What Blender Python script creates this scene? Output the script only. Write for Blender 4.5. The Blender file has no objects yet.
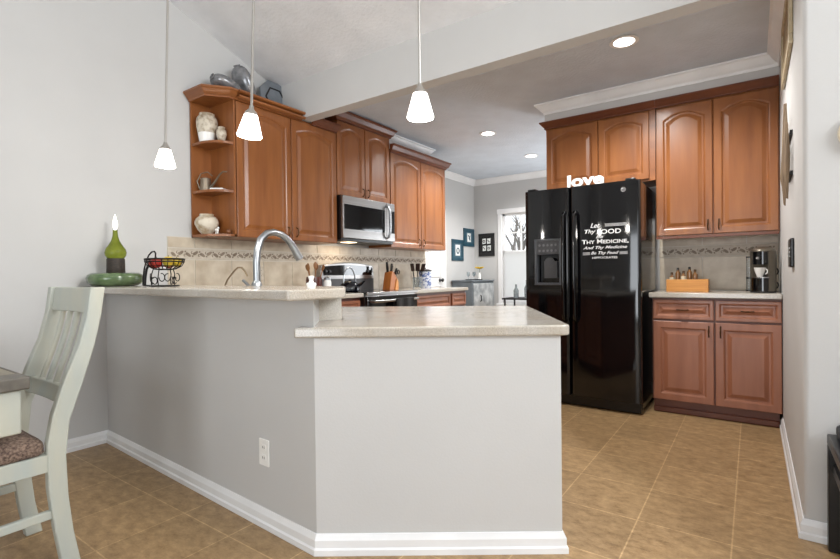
import bpy, bmesh, math, random
from mathutils import Vector, Matrix
random.seed(7)
C = bpy.context.scene.collection
S = bpy.context.scene
PI = math.pi

# ------------------------------------------------------------------ camera, world, lights, exposure
cam_d = bpy.data.cameras.new('camera'); cam = bpy.data.objects.new('camera', cam_d); C.objects.link(cam)
yaw, pitch, roll = math.radians(35.0846), math.radians(-.5366), math.radians(-.6806)
fw0 = Vector((-math.sin(yaw), math.cos(yaw), 0)); rt0 = Vector((math.cos(yaw), math.sin(yaw), 0)); up0 = Vector((0, 0, 1))
fw = fw0*math.cos(pitch)+up0*math.sin(pitch); u2 = up0*math.cos(pitch)-fw0*math.sin(pitch)
rt = rt0*math.cos(roll)+u2*math.sin(roll); up = u2*math.cos(roll)-rt0*math.sin(roll)
M = Matrix((rt, up, -fw)).transposed().to_4x4(); M.translation = Vector((3.4661, 0, 1.0679))
cam.matrix_world = M
cam_d.sensor_width = 36; cam_d.lens = 473.8142/840*36; cam_d.clip_start = .02
S.camera = cam

w = bpy.data.worlds.new('overcast_sky'); S.world = w; w.use_nodes = True
bg = w.node_tree.nodes['Background']; bg.inputs[0].default_value = (.93, .96, 1, 1); bg.inputs[1].default_value = 1.5

S.view_settings.view_transform = 'Standard'; S.view_settings.look = 'None'
S.view_settings.gamma = 1; S.view_settings.use_curve_mapping = False
S.view_settings.exposure = 0.0


def area(name, loc, target, sx, sy, power, col=(1, 1, 1), spread=180):
    d = bpy.data.lights.new(name, 'AREA'); d.shape = 'RECTANGLE'; d.size = sx; d.size_y = sy
    d.energy = power; d.color = col; d.spread = math.radians(spread)
    o = bpy.data.objects.new(name, d); C.objects.link(o); o.location = loc
    o.rotation_euler = (Vector(target)-Vector(loc)).to_track_quat('-Z', 'Y').to_euler()
    return o


# daylight through the rear openings of the big room behind the viewer
area('patio_door_daylight', (3.0, -3.42, 1.05), (2.2, .6, 3.4), 1.7, 2.0, 48, (.90, .95, 1), 130)
area('rear_window_daylight', (5.0, -3.42, 1.6), (4.0, .6, 3.3), 1.6, 1.6, 16, (.90, .95, 1), 140)
area('side_fill_light', (6.42, 1.3, 2.75), (0, 1.35, 2.75), 1.95, 1.1, 146, (.91, .96, 1))  # added high fill, unseen, brightening the vault and upper left wall
# added light right of the nook window, aimed up to brighten the kitchen ceiling
area('nook_fill_light', (2.6, 6.9, 1.4), (.9, 5.6, 2.9), 1.2, 1.3, 46, (.90, .95, 1), 140)


# ------------------------------------------------------------------ materials
def new_mat(name):
    m = bpy.data.materials.new(name); m.use_nodes = True
    return m, m.node_tree.nodes, m.node_tree.links, m.node_tree.nodes['Principled BSDF']


def srgb(r, g, b):
    f = lambda c: (c/255/12.92 if c/255 <= .04045 else ((c/255+.055)/1.055)**2.4)
    return (f(r), f(g), f(b), 1)


def mat(name, col, rough=.5, metal=0, col2=None, scale=(8, 8, 8), detail=4, bump=0, bscale=60, spec=None, coat=0, ramp=(.3, .7), trans=0, ior=None):
    m, n, l, p = new_mat(name)
    p.inputs['Roughness'].default_value = rough; p.inputs['Metallic'].default_value = metal
    p.inputs['Coat Weight'].default_value = coat; p.inputs['Transmission Weight'].default_value = trans
    if coat: p.inputs['Coat Roughness'].default_value = .12
    if ior: p.inputs['IOR'].default_value = ior
    if spec is not None: p.inputs['Specular IOR Level'].default_value = spec
    tc = n.new('ShaderNodeTexCoord'); mp = n.new('ShaderNodeMapping'); mp.inputs['Scale'].default_value = scale
    l.new(tc.outputs['Object'], mp.inputs['Vector'])
    no = n.new('ShaderNodeTexNoise'); no.inputs['Detail'].default_value = detail; no.inputs['Scale'].default_value = 1
    l.new(mp.outputs[0], no.inputs['Vector'])
    cr = n.new('ShaderNodeValToRGB'); cr.color_ramp.elements[0].position = ramp[0]; cr.color_ramp.elements[1].position = ramp[1]
    if col2 is None: col2 = tuple(min(255, c*1.05+1) for c in col)
    cr.color_ramp.elements[0].color = srgb(*col); cr.color_ramp.elements[1].color = srgb(*col2)
    l.new(no.outputs['Fac'], cr.inputs[0]); l.new(cr.outputs[0], p.inputs['Base Color'])
    if bump:
        n2 = n.new('ShaderNodeTexNoise'); n2.inputs['Scale'].default_value = bscale; n2.inputs['Detail'].default_value = 3
        l.new(tc.outputs['Object'], n2.inputs['Vector'])
        b = n.new('ShaderNodeBump'); b.inputs['Strength'].default_value = bump; b.inputs['Distance'].default_value = .01
        l.new(n2.outputs['Fac'], b.inputs['Height']); l.new(b.outputs[0], p.inputs['Normal'])
    return m


def emit(name, col, strength):
    m, n, l, p = new_mat(name)
    p.inputs['Base Color'].default_value = srgb(*col); p.inputs['Emission Color'].default_value = srgb(*col)
    p.inputs['Emission Strength'].default_value = strength; p.inputs['Roughness'].default_value = .4
    return m


WALL = mat('wall_paint', (200, 199, 197), .7, scale=(3, 3, 3), col2=(203, 202, 200), bump=.05, bscale=120, spec=.3)
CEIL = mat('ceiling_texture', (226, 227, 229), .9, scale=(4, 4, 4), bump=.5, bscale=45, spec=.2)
CEILK = mat('kitchen_ceiling_texture', (200, 207, 216), .9, scale=(4, 4, 4), bump=.5, bscale=45, spec=.2)  # white ceiling; cool grey put into the colour offsets warm bounced light
TRIM = mat('white_trim', (232, 232, 232), .4, scale=(4, 4, 4))
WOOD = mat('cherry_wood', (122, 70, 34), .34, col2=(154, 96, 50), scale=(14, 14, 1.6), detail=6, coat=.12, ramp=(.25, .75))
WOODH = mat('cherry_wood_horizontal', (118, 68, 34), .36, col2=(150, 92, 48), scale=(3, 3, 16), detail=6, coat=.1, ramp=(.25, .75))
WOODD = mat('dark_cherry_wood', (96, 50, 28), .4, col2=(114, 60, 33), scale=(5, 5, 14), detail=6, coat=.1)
CARC = mat('cabinet_shadow_gap_wood', (92, 48, 26), .5, col2=(104, 56, 30), scale=(8, 8, 2))
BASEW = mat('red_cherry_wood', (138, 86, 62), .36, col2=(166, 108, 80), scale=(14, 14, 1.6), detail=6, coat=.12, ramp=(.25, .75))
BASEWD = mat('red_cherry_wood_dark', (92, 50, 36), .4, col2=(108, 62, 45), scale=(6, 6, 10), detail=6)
CHROME = mat('brushed_steel', (168, 172, 176), .3, 1, col2=(180, 184, 188), scale=(2, 2, 80))
STEEL = mat('stainless_steel', (146, 143, 141), .32, 1, col2=(158, 156, 154), scale=(1, 1, 90))
NICKEL = mat('satin_nickel', (190, 186, 180), .3, 1)
BRONZE = mat('bronze_pull', (92, 68, 46), .35, .9)
BLACK = mat('black_gloss', (9, 9, 11), .07, col2=(11, 11, 13), spec=.55)
BLACKP = mat('black_plastic', (14, 14, 15), .3)
BLACKM = mat('black_matte', (18, 17, 17), .6)
GLASSB = mat('black_glass', (8, 8, 10), .05, spec=.6)
DGREY = mat('dark_grey_plastic', (58, 58, 60), .4)
DGREY2 = mat('mid_grey_plastic', (96, 96, 98), .4)
WHITE = mat('white_ceramic', (235, 234, 230), .25)
CREAM = mat('cream_painted_wood', (190, 189, 174), .5, col2=(176, 182, 176), scale=(10, 10, 2), ramp=(.35, .7))
TABLEW = mat('weathered_plank_wood', (112, 106, 92), .5, col2=(146, 138, 120), scale=(4, 40, 40), detail=6)
TABLED = mat('table_edge_wood', (86, 82, 75), .5, col2=(110, 104, 95), scale=(4, 30, 30), detail=6)
SHADE = emit('frosted_white_glass', (255, 250, 244), 3.2)
CANL = emit('recessed_lamp_lens', (255, 250, 242), 9)
BLOND = mat('bamboo_wood', (196, 128, 52), .4, col2=(214, 150, 72), scale=(4, 60, 60))
TEAL = mat('teal_painted_frame', (24, 62, 78), .4, col2=(34, 78, 94))
PAPER = mat('white_paper', (228, 230, 228), .8)


def quartz():
    m, n, l, p = new_mat('speckled_beige_quartz')
    tc = n.new('ShaderNodeTexCoord')
    v = n.new('ShaderNodeTexNoise'); v.inputs['Scale'].default_value = 260; v.inputs['Detail'].default_value = 2
    v2 = n.new('ShaderNodeTexNoise'); v2.inputs['Scale'].default_value = 7; v2.inputs['Detail'].default_value = 5
    l.new(tc.outputs['Object'], v.inputs['Vector']); l.new(tc.outputs['Object'], v2.inputs['Vector'])
    cr = n.new('ShaderNodeValToRGB'); e = cr.color_ramp.elements
    e[0].position = .33; e[0].color = srgb(146, 141, 134); e[1].position = .66; e[1].color = srgb(208, 203, 194)
    l.new(v.outputs['Fac'], cr.inputs[0])
    cr2 = n.new('ShaderNodeValToRGB'); e = cr2.color_ramp.elements
    e[0].position = .35; e[0].color = srgb(184, 170, 150); e[1].position = .7; e[1].color = srgb(200, 195, 187)
    l.new(v2.outputs['Fac'], cr2.inputs[0])
    mx = n.new('ShaderNodeMix'); mx.data_type = 'RGBA'; mx.inputs[0].default_value = .5
    l.new(cr.outputs[0], mx.inputs[6]); l.new(cr2.outputs[0], mx.inputs[7]); l.new(mx.outputs[2], p.inputs['Base Color'])
    p.inputs['Roughness'].default_value = .16; p.inputs['Specular IOR Level'].default_value = .5
    return m


QUARTZ = quartz()


def floor_mat():
    m, n, l, p = new_mat('tan_floor_tile')
    tc = n.new('ShaderNodeTexCoord'); mp = n.new('ShaderNodeMapping')
    mp.inputs['Location'].default_value = (-(3.054 % .341), -(2.195 % .355), 0)
    l.new(tc.outputs['Object'], mp.inputs['Vector'])
    br = n.new('ShaderNodeTexBrick'); br.offset = 0; br.squash = 1
    br.inputs['Scale'].default_value = 1; br.inputs['Brick Width'].default_value = .341; br.inputs['Row Height'].default_value = .355
    br.inputs['Mortar Size'].default_value = .0034; br.inputs['Mortar Smooth'].default_value = .3; br.inputs['Bias'].default_value = 0
    br.inputs['Color1'].default_value = (.88, .88, .88, 1); br.inputs['Color2'].default_value = (1.06, 1.06, 1.06, 1)
    br.inputs['Mortar'].default_value = (1.42, 1.48, 1.55, 1)
    l.new(mp.outputs[0], br.inputs['Vector'])
    m2 = n.new('ShaderNodeMapping'); m2.inputs['Scale'].default_value = (15, 24, 1); l.new(tc.outputs['Object'], m2.inputs['Vector'])
    no = n.new('ShaderNodeTexNoise'); no.inputs['Scale'].default_value = 1; no.inputs['Detail'].default_value = 8; no.inputs['Roughness'].default_value = .78
    l.new(m2.outputs[0], no.inputs['Vector'])
    cr = n.new('ShaderNodeValToRGB'); e = cr.color_ramp.elements
    e[0].position = .32; e[0].color = srgb(130, 102, 68); e[1].position = .68; e[1].color = srgb(188, 156, 114)
    l.new(no.outputs['Fac'], cr.inputs[0])
    mx = n.new('ShaderNodeMix'); mx.data_type = 'RGBA'; mx.blend_type = 'MULTIPLY'; mx.inputs[0].default_value = 1; mx.clamp_result = False
    l.new(cr.outputs[0], mx.inputs[6]); l.new(br.outputs['Color'], mx.inputs[7]); l.new(mx.outputs[2], p.inputs['Base Color'])
    p.inputs['Roughness'].default_value = .38; p.inputs['Specular IOR Level'].default_value = .35
    b = n.new('ShaderNodeBump'); b.inputs['Strength'].default_value = .25; b.inputs['Distance'].default_value = .004
    l.new(no.outputs['Fac'], b.inputs['Height']); l.new(b.outputs[0], p.inputs['Normal'])
    return m


FLOOR = floor_mat()
TILE = mat('travertine_tile', (184, 168, 146), .35, col2=(212, 200, 180), scale=(9, 9, 9), detail=6)
GROUT = mat('pale_grout', (205, 198, 186), .8)
BANDT = mat('accent_border_tile', (188, 176, 158), .45, col2=(206, 196, 180), scale=(30, 30, 30))
RELIEF = mat('accent_relief_dark', (122, 106, 90), .5, col2=(146, 130, 112), scale=(30, 30, 30))


# ------------------------------------------------------------------ mesh helpers
BASE = {}


class MB:
    def __init__(s): s.bm = bmesh.new()

    def faces(s, vs, fs):
        v = [s.bm.verts.new(p) for p in vs]
        for f in fs:
            try: s.bm.faces.new([v[i] for i in f])
            except ValueError: pass
        return s

    def box(s, x0, x1, y0, y1, z0, z1, T=None):
        vs = [Vector((x, y, z)) for z in (z0, z1) for y in (y0, y1) for x in (x0, x1)]
        if T is not None: vs = [T @ v for v in vs]
        return s.faces(vs, [(0, 2, 3, 1), (4, 5, 7, 6), (0, 1, 5, 4), (2, 6, 7, 3), (0, 4, 6, 2), (1, 3, 7, 5)])

    def prism(s, poly, z0, z1, f=None):
        """poly in 2D, extruded; f maps (a,b,h) to 3D"""
        f = f or (lambda a, b, h: (a, b, h)); n = len(poly)
        vs = [f(a, b, z0) for a, b in poly]+[f(a, b, z1) for a, b in poly]
        return s.faces(vs, [tuple(range(n))[::-1], tuple(range(n, 2*n))]+[(i, (i+1) % n, n+(i+1) % n, n+i) for i in range(n)])

    def lathe(s, prof, c=(0, 0, 0), seg=24, T=None, sx=1, sy=1):
        """prof: (radius, z) list; radius 0 closes"""
        rings = []
        for r, z in prof:
            if r < 1e-6:
                p = Vector((c[0], c[1], c[2]+z)); rings.append([s.bm.verts.new(T @ p if T else p)])
            else:
                rr = []
                for k in range(seg):
                    a = 2*PI*k/seg; p = Vector((c[0]+r*sx*math.cos(a), c[1]+r*sy*math.sin(a), c[2]+z))
                    rr.append(s.bm.verts.new(T @ p if T else p))
                rings.append(rr)
        for A, B in zip(rings, rings[1:]):
            for k in range(seg):
                k2 = (k+1) % seg
                if len(A) == 1 and len(B) > 1: s.bm.faces.new((A[0], B[k2], B[k]))
                elif len(B) == 1 and len(A) > 1: s.bm.faces.new((A[k], A[k2], B[0]))
                elif len(A) > 1: s.bm.faces.new((A[k], A[k2], B[k2], B[k]))
        return s

    def tube(s, pts, r, seg=10, closed=False, cap=True):
        pts = [Vector(p) for p in pts]; n = len(pts); rs = r if isinstance(r, (list, tuple)) else [r]*n
        rings = []; prev = None
        for i, p in enumerate(pts):
            if closed: t = pts[(i+1) % n]-pts[i-1]
            else: t = (pts[min(i+1, n-1)]-pts[max(i-1, 0)])
            t.normalize()
            if prev is None:
                a = Vector((0, 0, 1)) if abs(t.z) < .9 else Vector((1, 0, 0)); x = t.cross(a).normalized()
            else: x = (prev-t*prev.dot(t)).normalized()
            prev = x; y = t.cross(x)
            rings.append([s.bm.verts.new(p+(x*math.cos(2*PI*k/seg)+y*math.sin(2*PI*k/seg))*rs[i]) for k in range(seg)])
        for i in range(n if closed else n-1):
            A, B = rings[i], rings[(i+1) % n]
            for k in range(seg): s.bm.faces.new((A[k], A[(k+1) % seg], B[(k+1) % seg], B[k]))
        if cap and not closed: s.bm.faces.new(rings[0][::-1]); s.bm.faces.new(rings[-1])
        return s

    def ball(s, c, rx, ry=None, rz=None, T=None, seg=20, rings=12):
        ry = ry or rx; rz = rz or rx
        pr = [(math.sin(PI*i/rings), -math.cos(PI*i/rings)*rz) for i in range(rings+1)]
        pr[0] = (0, -rz); pr[-1] = (0, rz)
        TT = Matrix.Translation(c) @ (T.to_4x4() if T is not None else Matrix())
        return s.lathe(pr, (0, 0, 0), seg, TT, rx, ry)

    def sweep(s, path, prof, closed=False, side=1):
        """path: 2D points; prof: (offset, z) closed polygon; offset to the right of travel if side=1"""
        P = [Vector(p) for p in path]; n = len(P); rows = []
        for i in range(n):
            def nrm(a, b):
                d = (b-a).normalized(); return Vector((d.y, -d.x))*side
            if closed: n1, n2 = nrm(P[i-1], P[i]), nrm(P[i], P[(i+1) % n])
            else:
                n1 = nrm(P[i-1], P[i]) if i else nrm(P[0], P[1]); n2 = nrm(P[i], P[i+1]) if i < n-1 else n1
            mdir = (n1+n2)/(1+n1.dot(n2))
            rows.append([s.bm.verts.new((P[i].x+mdir.x*o, P[i].y+mdir.y*o, z)) for o, z in prof])
        k = len(prof)
        for i in range(n if closed else n-1):
            A, B = rows[i], rows[(i+1) % n]
            for j in range(k): s.bm.faces.new((A[j], A[(j+1) % k], B[(j+1) % k], B[j]))
        if not closed: s.bm.faces.new(rows[0]); s.bm.faces.new(rows[-1][::-1])
        return s

    def mesh(s, me, T):
        b = bmesh.new(); b.from_mesh(me); b.transform(T)
        tmp = bpy.data.meshes.new('t'); b.to_mesh(tmp); b.free(); s.bm.from_mesh(tmp); bpy.data.meshes.remove(tmp)
        return s

    def build(s, name, m, parent=None, smooth=False, bevel=0, seg=2, auto=35):
        bmesh.ops.recalc_face_normals(s.bm, faces=s.bm.faces)
        vs = [v.co.copy() for v in s.bm.verts]
        if parent is not None: off = BASE[parent]
        else:
            lo = [min(v[i] for v in vs) for i in range(3)]; hi = [max(v[i] for v in vs) for i in range(3)]
            off = Vector(((lo[0]+hi[0])/2, (lo[1]+hi[1])/2, lo[2]))
            if name == 'floor': off = Vector((0, 0, 0))
        bmesh.ops.translate(s.bm, verts=s.bm.verts, vec=-off)
        me = bpy.data.meshes.new(name); s.bm.to_mesh(me); s.bm.free()
        me.materials.append(m)
        o = bpy.data.objects.new(name, me); C.objects.link(o)
        if parent is not None: o.parent = parent
        else: o.location = off
        BASE[o] = off.copy()
        if smooth:
            me.shade_smooth()
            if auto < 180:
                try: me.set_sharp_from_angle(angle=math.radians(auto))
                except Exception: pass
        if bevel:
            b = o.modifiers.new('bevel', 'BEVEL'); b.width = bevel; b.segments = seg; b.limit_method = 'ANGLE'; b.angle_limit = math.radians(40)
            me.shade_smooth()
            try: me.set_sharp_from_angle(angle=math.radians(40))
            except Exception: pass
        return o


def B(*a): return MB().box(*a)


def tag(o, label, cat, group=None):
    o['label'] = label; o['category'] = cat
    if group: o['group'] = group
    return o


def thing(name, label, cat, loc, group=None):
    o = bpy.data.objects.new(name, None); C.objects.link(o); o.location = loc; o.empty_display_size = .05
    BASE[o] = Vector(loc); return tag(o, label, cat, group)


def struct(o):
    o['kind'] = 'structure'; return o


def dup(root, loc, label=None):
    r = root.copy(); C.objects.link(r); r.location = loc
    if label: r['label'] = label
    for ch in list(root.children):
        c = ch.copy(); C.objects.link(c); c.parent = r
        for g in list(ch.children):
            d = g.copy(); C.objects.link(d); d.parent = c
    return r


def arc(cx, cy, r, a0, a1, n):
    return [(cx+r*math.cos(math.radians(a0+(a1-a0)*i/n)), cy+r*math.sin(math.radians(a0+(a1-a0)*i/n))) for i in range(n+1)]


def rounded(poly, rad, n=5):
    """round the corners of a 2D polygon; rad may be a list"""
    out = []; N = len(poly)
    for i, p in enumerate(poly):
        r = rad[i] if isinstance(rad, (list, tuple)) else rad
        p = Vector(p)
        if r <= 0: out.append(tuple(p)); continue
        a = (Vector(poly[i-1])-p).normalized(); b = (Vector(poly[(i+1) % N])-p).normalized()
        for k in range(n+1):
            t = k/n; q = (p+a*r)*(1-t)**2+p*2*t*(1-t)+(p+b*r)*t*t; out.append(tuple(q))
    return out


# ------------------------------------------------------------------ the setting
XR = 3.63
struct(B(-.6, 6.6, -3.65, 7.2, -.06, 0).build('floor', FLOOR))
# left wall follows the vault
MBl = MB().prism([(-3.6, 0), (5.05, 0), (5.05, 2.70), (2.86, 2.70), (2.80, 2.83), (-.6, 4.06), (-3.6, 3.0)], -.12, 0, lambda a, b, h: (h, a, b))
struct(MBl.build('wall_left', WALL))
m = MB().box(-.44, -.32, 5.05, 7.1, 0, 2.72).box(-.44, -.12, 4.95, 5.05, 0, 2.72)
struct(m.build('wall_nook_left', WALL))
# far wall with the window opening
WX0, WX1, WZ0, WZ1 = .185, .80, .60, 2.03
m = MB().box(-.44, WX0, 6.98, 7.1, 0, 2.72).box(WX1, 3.75, 6.98, 7.1, 0, 2.72).box(WX0, WX1, 6.98, 7.1, 0, WZ0).box(WX0, WX1, 6.98, 7.1, WZ1, 2.72)
struct(m.build('wall_far', WALL))
struct(B(1.87, XR, 4.6, 4.72, 0, 2.64).build('wall_back', WALL))
# right wall and the end it turns into, one bullnosed corner
poly = rounded([(XR, 2.42), (6.6, 2.42), (6.6, 2.54), (XR+.12, 2.54), (XR+.12, 7.1), (XR, 7.1)], [.022, 0, 0, 0, 0, 0], 6)
m = MB().prism(poly, 0, 2.95)
struct(m.build('wall_right', WALL, smooth=True, auto=30))
struct(MB().box(-.1, 2.15, -3.6, -3.5, 0, 3.0).box(2.15, 3.85, -3.6, -3.5, 2.08, 3.0).box(3.85, 4.2, -3.6, -3.5, 0, 3.0).box(4.2, 5.8, -3.6, -3.5, 0, .8).box(4.2, 5.8, -3.6, -3.5, 2.4, 3.0).box(5.8, 6.6, -3.6, -3.5, 0, 3.0).build('wall_rear', WALL))
struct(MB().box(6.5, 6.6, -3.5, 2.42, 0, 2.2).box(6.5, 6.6, -3.5, 2.42, 3.3, 4.1).box(6.5, 6.6, -3.5, .3, 2.2, 3.3).box(6.5, 6.6, 2.3, 2.42, 2.2, 3.3).build('wall_side', WALL))
# vaulted ceiling of the big room, flat kitchen ceiling, dropped beam between them
m = MB().prism([(2.86, 2.70), (-.6, 3.96), (-3.6, 2.95), (-3.6, 3.05), (-.6, 4.06), (2.86, 2.80)], -.0, 6.55, lambda a, b, h: (h, a, b))
struct(m.build('ceiling', CEIL))
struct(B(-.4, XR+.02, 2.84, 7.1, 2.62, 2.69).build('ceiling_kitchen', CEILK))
struct(B(0, XR+.0, 2.74, 2.852, 2.413, 2.75).build('beam_ceiling', WALL))
# soffits
struct(B(1.90, XR, 4.264, 4.6, 2.45, 2.62).build('wall_soffit', WALL))
struct(B(0, .18, 3.955, 4.87, 2.45, 2.62).build('wall_soffit_left', WALL))
# crown moulding
CROWN = [(0, 2.62), (0, 2.53), (.008, 2.53), (.012, 2.548), (.03, 2.562), (.05, 2.585), (.062, 2.602), (.075, 2.606), (.075, 2.62)]
struct(MB().sweep([(1.90, 4.6), (1.90, 4.264), (XR, 4.264)], CROWN, side=-1 if False else 1).build('trim_1', TRIM))
struct(MB().sweep([(XR, 4.264), (XR, 2.852)], CROWN, side=1).build('trim_2', TRIM))
struct(MB().sweep([(0, 4.87), (.18, 4.87), (.18, 3.955)], CROWN, side=-1).build('trim_3', TRIM))
struct(MB().sweep([(-.32, 5.05), (-.32, 6.98), (XR, 6.98)], CROWN, side=1).build('trim_4', TRIM))

# peninsula half walls
PA, PB = Vector((2.088, 1.25)), Vector((2.863, 1.79)); d = (PB-PA).normalized(); nb = Vector((-d.y, d.x))
PCc = PB+nb*.11
m = MB().prism([(0, 1.355), tuple(PA), (1.911, 1.441), (0, 1.49)], 0, .98)
struct(m.build('wall_bar', WALL))
m = MB().prism([tuple(PA), tuple(PB), tuple(PCc), (1.95, 1.32), (1.99, 1.256)], 0, .832)
struct(m.build('wall_peninsula', WALL))
# baseboards
def bbprof(h=.105): return [(0, 0), (.019, 0), (.019, .022), (.013, .028), (.013, h*.72), (.009, h*.84), (.004, h), (0, h)]
BH = .0775
struct(MB().sweep([(0, -3.5), (0, 1.355)], bbprof(BH), side=1).build('baseboard_left', TRIM))
struct(MB().sweep([(0, 1.355), tuple(PA), tuple(PB), tuple(PB+nb*.3)], bbprof(BH), side=1).build('baseboard_bar', TRIM))
struct(MB().sweep([(XR, 4.02), (XR, 2.42), (6.5, 2.42)], bbprof(BH), side=1).build('baseboard_right', TRIM))
struct(MB().sweep([(-.32, 6.03), (-.32, 6.98), (XR, 6.98)], bbprof(BH), side=1).build('baseboard_far', TRIM))


# backsplash: real tiles with grout between, plus a relief border
def backsplash(name, F, spans, z0, zb0, zb1, z1, grouts):
    g = MB(); a0, a1 = spans
    g.prism([(a0, z0), (a1, z0), (a1, z1), (a0, z1)], 0, .005, F); root = struct(g.build(name, GROUT))
    t = MB(); xs = [a0]+[x for x in grouts if a0+.02 < x < a1-.02]+[a1]
    for za, zb in ((z0, zb0), (zb1, z1)):
        for xa, xb in zip(xs, xs[1:]):
            e = .0038; t.prism([(xa+e, za+e), (xb-e, za+e), (xb-e, zb-e), (xa+e, zb-e)], .005, .0105, F)
    t.build('tile', TILE, root)
    b = MB(); b.prism([(a0, zb0+.004), (a1, zb0+.004), (a1, zb1-.004), (a0, zb1-.004)], .005, .011, F)
    for zc in (zb0+.010, zb1-.010): b.prism([(a0, zc-.005), (a1, zc-.005), (a1, zc+.005), (a0, zc+.005)], .011, .015, F)
    bo = b.build('border_tile', BANDT, root)
    r = MB(); x = a0+.04; k = 0; zc = (zb0+zb1)/2
    while x < a1-.03:
        s_ = 1 if k % 2 else -1
        lf = [(x+.015*math.cos(t_)+.012*s_*math.sin(t_), zc+.006*s_+.017*math.sin(t_)) for t_ in [i*PI/5 for i in range(10)]]
        r.prism(lf, .011, .0145, F)
        sc = [(x+.031+.011*math.cos(t_), zc-.010*s_+.011*math.sin(t_)) for t_ in [i*PI/8*s_ for i in range(13)]]
        si = [(x+.031+.006*math.cos(t_), zc-.010*s_+.006*math.sin(t_)) for t_ in [i*PI/8*s_ for i in range(12, -1, -1)]]
        r.prism(sc+si, .011, .0135, F)
        r.prism([(x+.026, zc+.012*s_), (x+.036, zc+.010*s_), (x+.040, zc+.022*s_), (x+.030, zc+.024*s_)], .011, .0135, F)
        x += .056; k += 1
    r.build('scroll_relief', RELIEF, bo)
    return root


backsplash('wall_tile_left', lambda a, z, h: (h, a, z), (1.755, 5.05), .914, 1.205, 1.29, 1.372, [1.958+.308*k for k in range(-1, 12)])
backsplash('wall_tile_right', lambda a, z, h: (a, 4.6-h, z), (2.80, XR), .914, 1.193, 1.286, 1.40, [2.818+.3045*k for k in range(4)])

# nook window with grille above and shade below
wn = struct(MB().box(WX0-.07, WX0, 6.955, 6.985, WZ0-.02, WZ1+.07).box(WX1, WX1+.07, 6.955, 6.985, WZ0-.02, WZ1+.07).box(WX0-.08, WX1+.08, 6.95, 6.985, WZ1, WZ1+.075)
            .box(WX0-.09, WX1+.09, 6.92, 6.985, WZ0-.035, WZ0).build('window_1', TRIM, bevel=.004))
m = MB(); zm = 1.42
for (xa, xb, za, zb) in ((WX0, WX0+.035, WZ0, WZ1), (WX1-.035, WX1, WZ0, WZ1), (WX0, WX1, WZ0, WZ0+.04), (WX0, WX1, WZ1-.035, WZ1), (WX0, WX1, zm-.02, zm+.02)):
    m.box(xa, xb, 7.0, 7.035, za, zb)
m.box((WX0+WX1)/2-.011, (WX0+WX1)/2+.011, 7.005, 7.03, zm, WZ1).box(WX0, WX1, 7.005, 7.03, 1.712, 1.734)
sash = m.build('window_sash', TRIM, wn)
gl = bpy.data.materials.new('window_glass'); gl.use_nodes = True; nt = gl.node_tree; nt.nodes.clear()
o_ = nt.nodes.new('ShaderNodeOutputMaterial'); mxs = nt.nodes.new('ShaderNodeMixShader'); tr = nt.nodes.new('ShaderNodeBsdfTransparent'); gs = nt.nodes.new('ShaderNodeBsdfGlossy'); gs.inputs['Roughness'].default_value = .02
mxs.inputs[0].default_value = .06; nt.links.new(tr.outputs[0], mxs.inputs[1]); nt.links.new(gs.outputs[0], mxs.inputs[2]); nt.links.new(mxs.outputs[0], o_.inputs[0])
B(WX0+.03, WX1-.03, 7.014, 7.02, WZ0+.03, WZ1-.03).build('window_pane', gl, wn)
sm = bpy.data.materials.new('translucent_shade_cloth'); sm.use_nodes = True; nt = sm.node_tree; nt.nodes.clear()
o_ = nt.nodes.new('ShaderNodeOutputMaterial'); mxs = nt.nodes.new('ShaderNodeMixShader'); df = nt.nodes.new('ShaderNodeBsdfDiffuse'); tl = nt.nodes.new('ShaderNodeBsdfTranslucent')
tl.inputs[0].default_value = (.9, .9, .9, 1); df.inputs[0].default_value = (.9, .9, .9, 1); mxs.inputs[0].default_value = .85
nt.links.new(df.outputs[0], mxs.inputs[1]); nt.links.new(tl.outputs[0], mxs.inputs[2]); nt.links.new(mxs.outputs[0], o_.inputs[0])
tag(B(WX0+.01, WX1-.01, 6.988, 6.992, WZ0+.005, zm+.01).build('window_shade', sm), 'white translucent shade drawn up the lower half of the far window', 'window shade')

# pantry door in the nook
dr = struct(B(-.32, -.30, 5.2, 5.985, .01, 2.04).build('door_1', TRIM))
for (za, zb) in ((.2, .9), (1.05, 1.9)):
    for (ya, yb) in ((5.3, 5.55), (5.64, 5.88)):
        m = MB(); ring = [(ya, za), (yb, za), (yb, zb), (ya, zb)]
        m.sweep(ring, [(0, 0), (.02, 0), (.012, .01), (0, .012)], closed=True)
        mm = MB(); mm.bm = m.bm
        for v in mm.bm.verts: v.co = Vector((-.30+v.co.z, v.co.x, v.co.y))
        mm.build('door_panel_molding', TRIM, dr)
MB().lathe([(0, 0), (.028, 0), (.026, .006), (.012, .012), (.012, .03), (.026, .04), (.028, .052), (.018, .064), (0, .066)],
           T=Matrix.Translation((-.30, 5.87, .99)) @ Matrix.Rotation(PI/2, 4, 'Y')).build('door_knob', BLACKP, dr, smooth=True)
struct(MB().box(-.32, -.295, 5.985, 6.05, 0, 2.11).box(-.32, -.295, 5.06, 6.05, 2.04, 2.11).build('trim_5', TRIM, bevel=.004))

# ------------------------------------------------------------------ cabinetry
class Fr:
    """a vertical face: u along U, v up, d outwards"""
    def __init__(s, O, U, N): s.O, s.U, s.N = Vector(O), Vector(U), Vector(N)
    def __call__(s, u, v, d): return s.O+s.U*u+Vector((0, 0, 1))*v+s.N*d


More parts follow.
